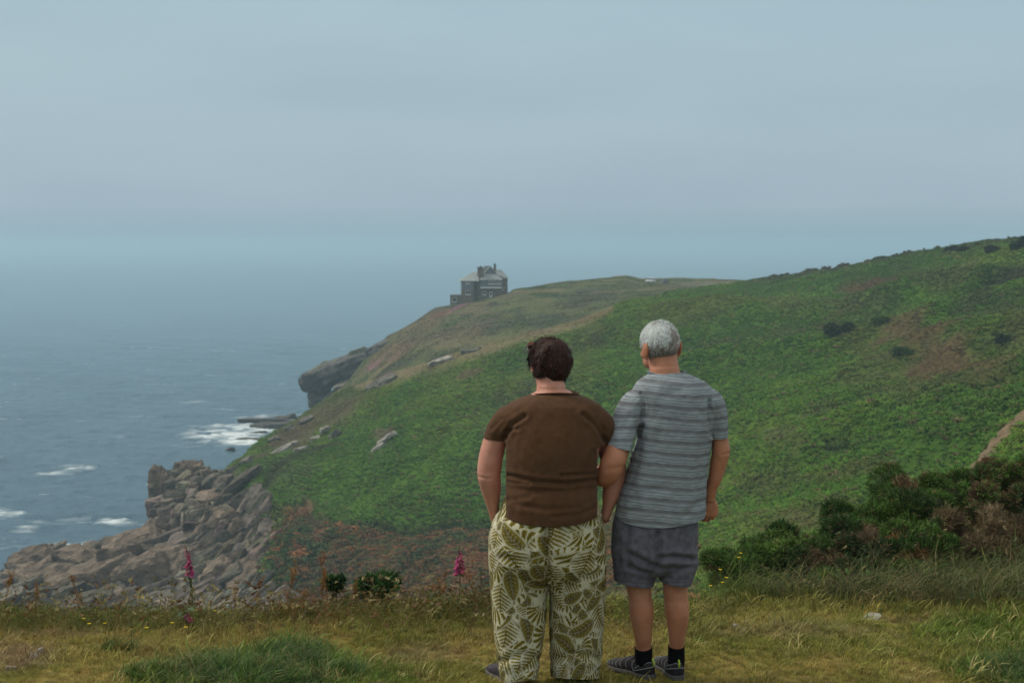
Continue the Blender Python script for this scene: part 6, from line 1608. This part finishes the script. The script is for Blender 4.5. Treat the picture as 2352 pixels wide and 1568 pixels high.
# ---- plants that can be told apart
m_plant = attr_mat("plant_parts", rough=.65, spec=.25, jitter=.2, nscale=40, transl=.15)
def leaf_blade(rs, base, dirv, L, W, droop=.3):
    d = np.array(dirv, float); d /= np.linalg.norm(d); s = np.cross(d, (0, 0, 1)); s /= np.linalg.norm(s) + 1e-9; V = []
    for t, w in ((0, .15), (.25, .8), (.55, 1), (.8, .65), (1, .05)):
        c = np.array(base) + d * L * t - np.array([0, 0, droop * L * t * t]); V += [c - s * W * w / 2 + (0, 0, W * .12 * w), c, c + s * W * w / 2 + (0, 0, W * .12 * w)]
    return V, [(3 * i + a, 3 * i + a + 1, 3 * i + a + 4, 3 * i + a + 3) for i in range(4) for a in (0, 1)]
def foxglove(u, vbase, vtop, vspike, label, lean=-.05, seed=1, pods=True, nb=34, thick=1.0):
    rs = np.random.RandomState(seed); b = gpoint(u, vbase); Y = b[1]; k = Y / FPX; vbase = float(proj(b)[1])
    root = empty('foxglove', tuple(b)); tag(root, label, 'foxglove', 'foxgloves at the cliff edge')
    H = (vbase - vtop) * k * 1.01; hs = (vbase - vspike) * k
    at = lambda t: np.array([lean * H * t + .012 * math.sin(3 * t) + (-.10 * H * max(0, t - .9)), .02 * t, H * t])
    g = Geo(); V, Q, T = tube([at(t) for t in np.linspace(0, 1, 14)], np.linspace(.0052, .0016, 14), 7); g.add(V, Q, T, (.085, .115, .04))
    if pods:
        for t in np.linspace(.22, hs / H - .02, 26):
            a = rs.uniform(0, 6.283); c = at(t) + np.array([math.cos(a), math.sin(a), .2]) * .011
            V, Q, T = tube([c - (0, 0, .008), c, c + (0, 0, .010)], [.002, .0062, .001], 6); g.add(V, Q, T, np.array((.075, .100, .030)) * rs.uniform(.6, 1.3))
    for t in np.linspace(.9, 1, 9):
        c = at(t) + rs.normal(0, .003, 3); V, Q, T = tube([c, c + (0, 0, .005)], [.0034, .001], 5); g.add(V, Q, T, (.17, .19, .075))
    g.obj('stem', m_plant, root)
    g = Geo(); t0 = hs / H
    for j in range(nb):
        f = j / (nb - 1.); t = t0 + (.93 - t0) * f; a = rs.uniform(0, 6.283); sz = (1 - .72 * f) * rs.uniform(.85, 1.1) * thick
        out = np.array([math.cos(a), math.sin(a) * .8 - .25, -.75]); out /= np.linalg.norm(out); c = at(t) + np.array([math.cos(a), math.sin(a), 0]) * .004
        path = [c + out * .026 * sz * q + np.array([math.cos(a), math.sin(a), 0]) * .006 * sz * math.sin(q * 3.1) for q in (0, .2, .5, .8, 1)]
        V, Q, T = tube(path, np.array([.003, .0058, .0078, .0086, .0115]) * sz, 8, cap=False)
        g.add(V, Q, None, np.array((.34, .040, .125)) * rs.uniform(.6, 1.25) * (1, 1, rs.uniform(.85, 1.2)))
    g.obj('flower_spike', m_plant, root)
    for q in range(6):
        a = q * 1.05 + rs.uniform(0, .5); V, Q = leaf_blade(rs, (0, 0, .01 + .02 * q), (math.cos(a), math.sin(a), .55), rs.uniform(.06, .11), .035, .4)
        gg = Geo(); gg.add(V, Q, None, np.array((.055, .085, .03)) * rs.uniform(.8, 1.2)); gg.obj('leaf', m_plant, root)
foxglove(446, 1415, 1240, 1313, 'tall foxglove with bare podded stem, rising in front of the sea rocks', -.10, 3, True, 34, 1.15)
foxglove(1050, 1382, 1248, 1312, 'foxglove with one dense pink cone beside the leafy trousers', .02, 4, False, 44, 1.3)
foxglove(427, 1445, 1405, 1424, 'low half hidden foxglove stub at the foot of the tall one', .0, 5, False, 14, 1.1)

def dock(u, vb, vt, label, seed, col=(.23, .085, .026), branchy=1.0):
    rs = np.random.RandomState(seed); b = gpoint(u, vb); k = b[1] / FPX; vb = float(proj(b)[1]); H = (vb - vt) * k
    root = empty('dock_plant', tuple(b)); tag(root, label, 'dock', 'rusty docks gone to seed')
    lx, ly = rs.normal(0, .22, 2)
    at = lambda t: np.array([lx * H * t * t, ly * H * t, H * t])
    g = Geo(); V, Q, T = tube([at(t) for t in np.linspace(0, 1, 8)], np.linspace(.0034, .0012, 8), 6); g.add(V, Q, T, np.array(col) * .75)
    heads = Geo()
    def seeds(a, b_, n):
        for j in range(n):
            q = rs.rand(); c = a + (b_ - a) * q + rs.normal(0, .0065, 3); r = rs.uniform(.0022, .0042)
            d = rs.normal(0, 1, (3, 3)); d /= np.linalg.norm(d, axis=1, keepdims=True); heads.add(c + d * r * 1.3, None, [(0, 1, 2)], np.array(col) * rs.uniform(.5, 1.7) * (1, rs.uniform(.8, 1.25), 1))
    for j in range(int(7 * branchy)):
        t = rs.uniform(.45, .92); a = rs.uniform(0, 6.283); p0 = at(t); p1 = p0 + np.array([math.cos(a) * .35, math.sin(a) * .35, .9]) * H * rs.uniform(.10, .24)
        V, Q, T = tube([p0, (p0 + p1) / 2 + (0, 0, -.003), p1], [.0018, .0015, .0008], 5); g.add(V, Q, T, np.array(col) * .8); seeds(p0 + (p1 - p0) * .25, p1, int(60))
    seeds(at(.5), at(1), 70)
    g.obj('stem', m_plant, root); heads.obj('seed_head', m_plant, root)
    for q in range(3):
        a = rs.uniform(0, 6.283); V, Q = leaf_blade(rs, (0, 0, .01), (math.cos(a), math.sin(a), .6), rs.uniform(.06, .10), .02, .5)
        gg = Geo(); gg.add(V, Q, None, (.10, .075, .03)); gg.obj('leaf', m_plant, root)
for k, (u, vb, vt, lab, br) in enumerate([
        (655, 1400, 1292, 'bushy rust coloured dock at the top of the rocky slope, left of centre', 1.6), (757, 1395, 1262, 'tallest dock, slender and orange, above the small leafy bush', 1.0),
        (738, 1392, 1300, 'shorter orange dock just left of the tallest one', 1.0), (3, 1412, 1318, 'dark red dock cut by the left edge of the view', 1.2),
        (82, 1420, 1340, 'small red dock over the pale rock by the left edge', .8), (184, 1420, 1322, 'bent orange dock leaning over the left hand rocks', .9),
        (66, 1430, 1385, 'low red dock stub near the splash of surf', .9), (536, 1405, 1345, 'thin orange dock right of the tall foxglove', .6), (596, 1400, 1330, 'faint spindly dock before the lower end of the cliff', .6),
        (905, 1385, 1318, 'brown dock right of the dark leafy bush', .9), (985, 1385, 1310, 'rusty dock midway between the leafy bush and the pink cone', 1.1), (1098, 1382, 1305, 'rusty dock tight against the leafy trousers', .9), (1010, 1380, 1330, 'low rusty dock left of the pink cone foxglove', .8),
        (690, 1390, 1345, 'low rusty dock between the bushy and the tall docks', 1.0), (820, 1385, 1330, 'short brown dock left of the dark leafy bush', .9)]):
    dock(u, vb, vt, lab, 70 + k, (.24, .095, .026) if k % 3 else (.27, .13, .035), br)

def yellow_flower(u, v, label, group, seed):
    rs = np.random.RandomState(seed); h = rs.uniform(.08, .14); 
    p = gpoint(u, v + 26)
    h = max(.05, float(unproj(u, v, p[1])[2] - p[2]))
    root = empty('wildflower', tuple(p)); tag(root, label, 'wildflower', group)
    g = Geo(); V, Q, T = tube([(0, 0, 0), (.004, 0, h * .5), (0, 0, h)], .0014, 5); g.add(V, Q, T, (.09, .13, .03)); g.obj('stem', m_plant, root)
    g = Geo(); n = 12
    for j in range(n):
        a = j / n * 6.283; d = np.array([math.cos(a), math.sin(a), .25]); s = np.array([-math.sin(a), math.cos(a), 0]) * .0036
        c = np.array([0, 0, h]); g.add([c, c + d * .008 - s, c + d * .012, c + d * .008 + s], [(0, 1, 2, 3)], None, np.array((.68, .52, .012)) * rs.uniform(.8, 1.1))
    V, Q, T = tube([(0, 0, h - .003), (0, 0, h + .004)], [.004, .003], 7); g.add(V, Q, T, (.55, .36, .01)); g.obj('petals', m_plant, root)
for k, (u, v) in enumerate([(327, 1373), (401, 1380), (450, 1402), (493, 1402), (192, 1420), (205, 1432), (242, 1431), (337, 1441), (396, 1430), (427, 1440)]):
    yellow_flower(u, v, 'small yellow wildflower in the grass along the cliff edge at the left', 'yellow flowers at the left', 500 + k)
for k, (u, v) in enumerate([(1701, 1270), (1654, 1308), (1659, 1337), (1668, 1326), (1697, 1280), (1632, 1345)]):
    yellow_flower(u, v, 'small yellow wildflower in the lush grass just right of the man', 'yellow flowers by the man', 520 + k)

def stone(u, v, s, lab, col, seed):
    rs = np.random.RandomState(seed); p = gpoint(u, v); V, Q = rock_piece(rs, s, 8, 6, .18, 5)
    me = fast_mesh("stone", V, Q, False); me.materials.append(m_rock); set_col(me, 'tint', np.tile(col, (len(V), 1)))
    o = link(bpy.data.objects.new("stone", me)); o.location = tuple(p + (0, 0, s[2] * .22)); o.rotation_euler = (0, rad(rs.normal(0, 5)), rs.uniform(0, 3)); tag(o, lab, 'stone', 'stones in the turf')
stone(2003, 1421, (.15, .09, .026), 'pale flat stone in the turf below the gorse', (.34, .34, .32), 1)
stone(1690, 1442, (.035, .03, .03), 'tiny white pebble in the turf right of the man', (.30, .28, .25), 2)
stone(90, 1503, (.055, .04, .045), 'largest grey stone in the worn ground at the lower left', (.30, .26, .22), 3)
stone(78, 1514, (.04, .03, .03), 'small grey stone just below the largest one at lower left', (.28, .24, .20), 4)
stone(25, 1540, (.05, .04, .03), 'flat brown stone in the bare earth at the lower left corner', (.25, .19, .15), 5)

# ================================================================== GORSE AND OTHER SHRUBS
m_gorse = attr_mat("gorse_spines", rough=.7, spec=.2, jitter=.3, nscale=8, transl=.1)
m_twig = simple_mat("gorse_wood", (.115, .082, .052), .9, .1, noise=.3, nscale=30)
def shrub(name, u, v, Y, r, label, cat, group, pal, seed, n=2600, k=7, spl=.040, spw=.0075, lobes=9, dead=0.0, core=True, base_z=None, tw=10):
    rs = np.random.RandomState(seed); c = unproj(u, v, Y) if Y else place(u, v); r = np.array(r, float)
    gz = float(ground_z(c[0], c[1])) if base_z is None else base_z(c)
    root = empty(name, (c[0], c[1], gz)); tag(root, label, cat, group); c = c - np.array([c[0], c[1], gz])
    wide = .95 if name == 'gorse_bush' else .7; fs = (.24, .50) if name == 'gorse_bush' else (.38, .62)
    L = [(np.array([rs.uniform(-wide, wide), rs.uniform(-wide, wide), rs.uniform(-.75, .7)]) * r, rs.uniform(*fs)) for _ in range(lobes)]
    g = Geo()
    per = n // lobes
    for o, f in L:
        z = rs.uniform(-.75, 1, per); ph = rs.uniform(0, 6.283, per); d = np.stack([np.sqrt(1 - z * z) * np.cos(ph), np.sqrt(1 - z * z) * np.sin(ph), z], 1)
        rr = rs.uniform(.80, 1.05, per) * (1 + .22 * fbm(d * 2.2 + o * 3, 3, seed))
        P = c + o + d * r * f * rr[:, None]
        lob = np.array(pal[rs.randint(0, len(pal))]) * rs.uniform(.75, 1.25)
        isd = (rs.rand(per) < dead) | (fbm(P * 4, 2, seed + 5) > .42 - dead * .5) * (dead > 0)
        col = lob * rs.uniform(.6, 1.4, (per, 1)); col[isd] = np.array((.15, .095, .050)) * rs.uniform(.5, 1.4, (isd.sum(), 1))
        D = d[:, None] * .8 + rs.normal(0, .75, (per, k, 3)) + np.array([0, 0, .25]); D /= np.linalg.norm(D, axis=2, keepdims=True)
        S = np.cross(D, rs.normal(0, 1, (per, k, 3))); S /= np.linalg.norm(S, axis=2, keepdims=True) + 1e-9
        B = P[:, None] + rs.normal(0, spl * .25, (per, k, 3)); ln = spl * rs.uniform(.5, 1.3, (per, k, 1))
        V = np.stack([B - S * spw / 2, B + S * spw / 2, B + D * ln * .6 + S * spw * .45, B + D * ln], 2).reshape(-1, 3)
        b = np.arange(per * k)[:, None] * 4
        g.add(V, np.concatenate([b, b + 1, b + 2, b + 3], 1), None, np.repeat(np.clip(col, .006, .8), k * 4, axis=0))
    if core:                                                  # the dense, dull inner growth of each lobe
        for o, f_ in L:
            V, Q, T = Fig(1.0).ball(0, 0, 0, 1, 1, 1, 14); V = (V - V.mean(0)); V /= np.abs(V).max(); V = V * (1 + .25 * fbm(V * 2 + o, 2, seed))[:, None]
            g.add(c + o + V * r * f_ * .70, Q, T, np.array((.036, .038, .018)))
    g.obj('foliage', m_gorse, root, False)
    g = Geo()
    for j in range(tw):
        o, f = L[rs.randint(0, lobes)]; e = c + o + rs.normal(0, .25, 3) * r * f
        st = np.array([rs.normal(0, .12), rs.normal(0, .12), 0]) * r * 2; md = (st + e) / 2 + rs.normal(0, .10, 3) * r
        V, Q, T = tube([st, st * .7 + md * .3 + (0, 0, .02), md, (md + e) / 2 + rs.normal(0, .05, 3) * r, e], np.array([.016, .013, .010, .007, .003]) * max(.6, r.mean() * 1.6), 6); g.add(V, Q, T)
    g.obj('branches', m_twig, root)
    return root
GP = [(.056, .112, .020), (.072, .130, .024), (.042, .088, .020)]
DP = [(.135, .095, .052), (.105, .070, .038), (.17, .125, .072)]
for k, (u, v, Y, r, lab, pal, dd, lob, n) in enumerate([
        (1745, 1290, 9.5, (.19, .16, .09), 'low green gorse at the left end of the thicket, by the yellow flowers', GP, .05, 7, 1800),
        (1835, 1262, 9.6, (.24, .18, .12), 'spreading green gorse second from the left end of the thicket', GP, .08, 9, 2600),
        (1935, 1235, 9.8, (.22, .18, .14), 'dark green gorse with a brown tip under the middle of the slope', GP, .10, 9, 2600),
        (2030, 1200, 10.0, (.22, .2, .15), 'rounded green gorse in the middle of the thicket', GP, .05, 9, 2800),
        (2120, 1170, 10.3, (.22, .2, .17), 'tall green gorse left of the foot of the dirt path', GP, .04, 9, 2800),
        (2195, 1128, 10.8, (.17, .16, .12), 'green gorse crown standing right at the foot of the path', GP, .06, 8, 2200),
        (2110, 1275, 9.3, (.17, .15, .13), 'small bright green gorse in front of the brown dead one', GP, .05, 7, 2000),
        (2340, 1080, 10.8, (.16, .16, .08), 'dark green gorse top against the right edge of the view', GP, .12, 6, 1700),
        (2010, 1290, 9.2, (.18, .14, .09), 'dark low gorse set among the seeding grass', [(.034, .062, .020)], .15, 7, 1800),
        (2235, 1255, 9.3, (.16, .15, .20), 'large dead brown gorse with dense withered spines', DP, 1, 9, 2800),
        (2285, 1160, 10.0, (.17, .15, .11), 'half dead gorse with open bare branches at the right', GP, .5, 6, 1700),
        (2330, 1240, 9.6, (.15, .15, .16), 'tangle of dead brown gorse cut by the right edge', DP, 1, 6, 1500),
        (1690, 1300, 9.2, (.13, .11, .07), 'first small gorse clump beside the yellow flowers, nearest the man', GP, .04, 6, 1300),
        (1885, 1290, 9.3, (.19, .14, .10), 'green gorse filling the gap below the spreading one', GP, .08, 8, 2000),
        (1985, 1215, 9.9, (.18, .15, .12), 'green gorse between the brown tipped and the rounded one', GP, .05, 8, 2000),
        (2165, 1235, 9.6, (.17, .15, .12), 'green gorse just left of the large dead one', GP, .10, 8, 2000),
        (2260, 1105, 10.8, (.15, .15, .10), 'green gorse top just right of the foot of the path', GP, .10, 7, 1800),
        (1850, 1330, 8.95, (.17, .12, .055), 'low dark gorse nosing out of the grass at the left, nearest the lawn', GP, .06, 6, 1300),
        (1955, 1338, 8.95, (.16, .12, .05), 'second low gorse along the lawn edge, below the brown tipped one', GP, .10, 6, 1300),
        (2075, 1330, 8.9, (.17, .12, .06), 'third low gorse along the lawn edge, below the bright green one', GP, .10, 6, 1400),
        (2190, 1340, 8.85, (.16, .12, .06), 'fourth low gorse along the lawn edge, below the large dead one', GP, .20, 6, 1300),
        (2300, 1335, 8.9, (.16, .12, .07), 'low gorse along the lawn edge at the right of the frame', GP, .20, 6, 1300),
        (2290, 1085, 10.6, (.13, .13, .07), 'brown green gorse top between the path and the right edge', GP, .35, 6, 1500),
        (1985, 1243, 9.5, (.11, .10, .05), 'small withered brown patch of gorse in the middle of the thicket', DP, 1, 5, 900),
        (2060, 1268, 9.2, (.10, .09, .06), 'curled rust brown dead gorse spray over the seeding grass', [(.22, .11, .045)], 1, 5, 800)]):
    shrub('gorse_bush', u, v + 12, Y, np.array(r) * (1.3, 1.3, 1.75), lab, 'gorse', 'gorse thicket on the right', pal, 600 + k, int(n * 1.7), 8, .036 if dd < 1 else .055, .0062 if dd < 1 else .0042, lob + 7, dd if dd < 1 else 0, core=(dd < 1), tw=10 if dd < 1 else 34)
shrub('leafy_shrub', 872, 1352, 8.40, (.105, .08, .050), 'small dark green leafy bush at the cliff edge left of the couple', 'shrub', 'leafy bushes at the edge', [(.034, .082, .022), (.045, .10, .025)], 701, 1000, 6, .045, .018, 12, .06)
shrub('leafy_shrub', 768, 1340, 8.45, (.045, .04, .035), 'tiny leafy bush beneath the tallest dock', 'shrub', 'leafy bushes at the edge', [(.034, .082, .022)], 702, 300, 6, .030, .016, 5)
# dark bushes out on the hillside
def land_base(c): return c[2] - .6
for k, (u, v, r, lab, pal) in enumerate([
        (1925, 757, (1.9, 1.5, 1.0), 'lone dark oval bush in the middle of the far slope', [(.034, .055, .018)]), (2304, 779, (.6, .6, .45), 'little round dark bush far right on the slope', [(.034, .052, .018)]),
        (2072, 812, (1.0, .9, .5), 'low dark bush below the reddish heath', [(.060, .095, .024)]), (2020, 742, (1.0, .9, .5), 'dull green bush above and right of the lone oval bush', [(.075, .125, .025)]),
        (2346, 560, (1.8, 1.6, 1.5), 'tall dark bush on the skyline at the right edge', [(.036, .060, .020)]), (2280, 572, (1.6, 1.3, .8), 'brown and dark bush on the skyline near the right edge', [(.045, .045, .022)]),
        (2180, 573, (1.5, 1.1, .7), 'dark shrub on the skyline above the brown heath', [(.038, .048, .022)]), (2215, 570, (1.1, .9, .6), 'smaller dark shrub on the skyline next along to the right', [(.038, .048, .022)])]):
    shrub('hill_bush', u, v + 6, None, r, lab, 'bush', 'dark bushes on the hillside', pal, 720 + k, 1500, 6, .34, .16, 7, 0, True, land_base, 4)
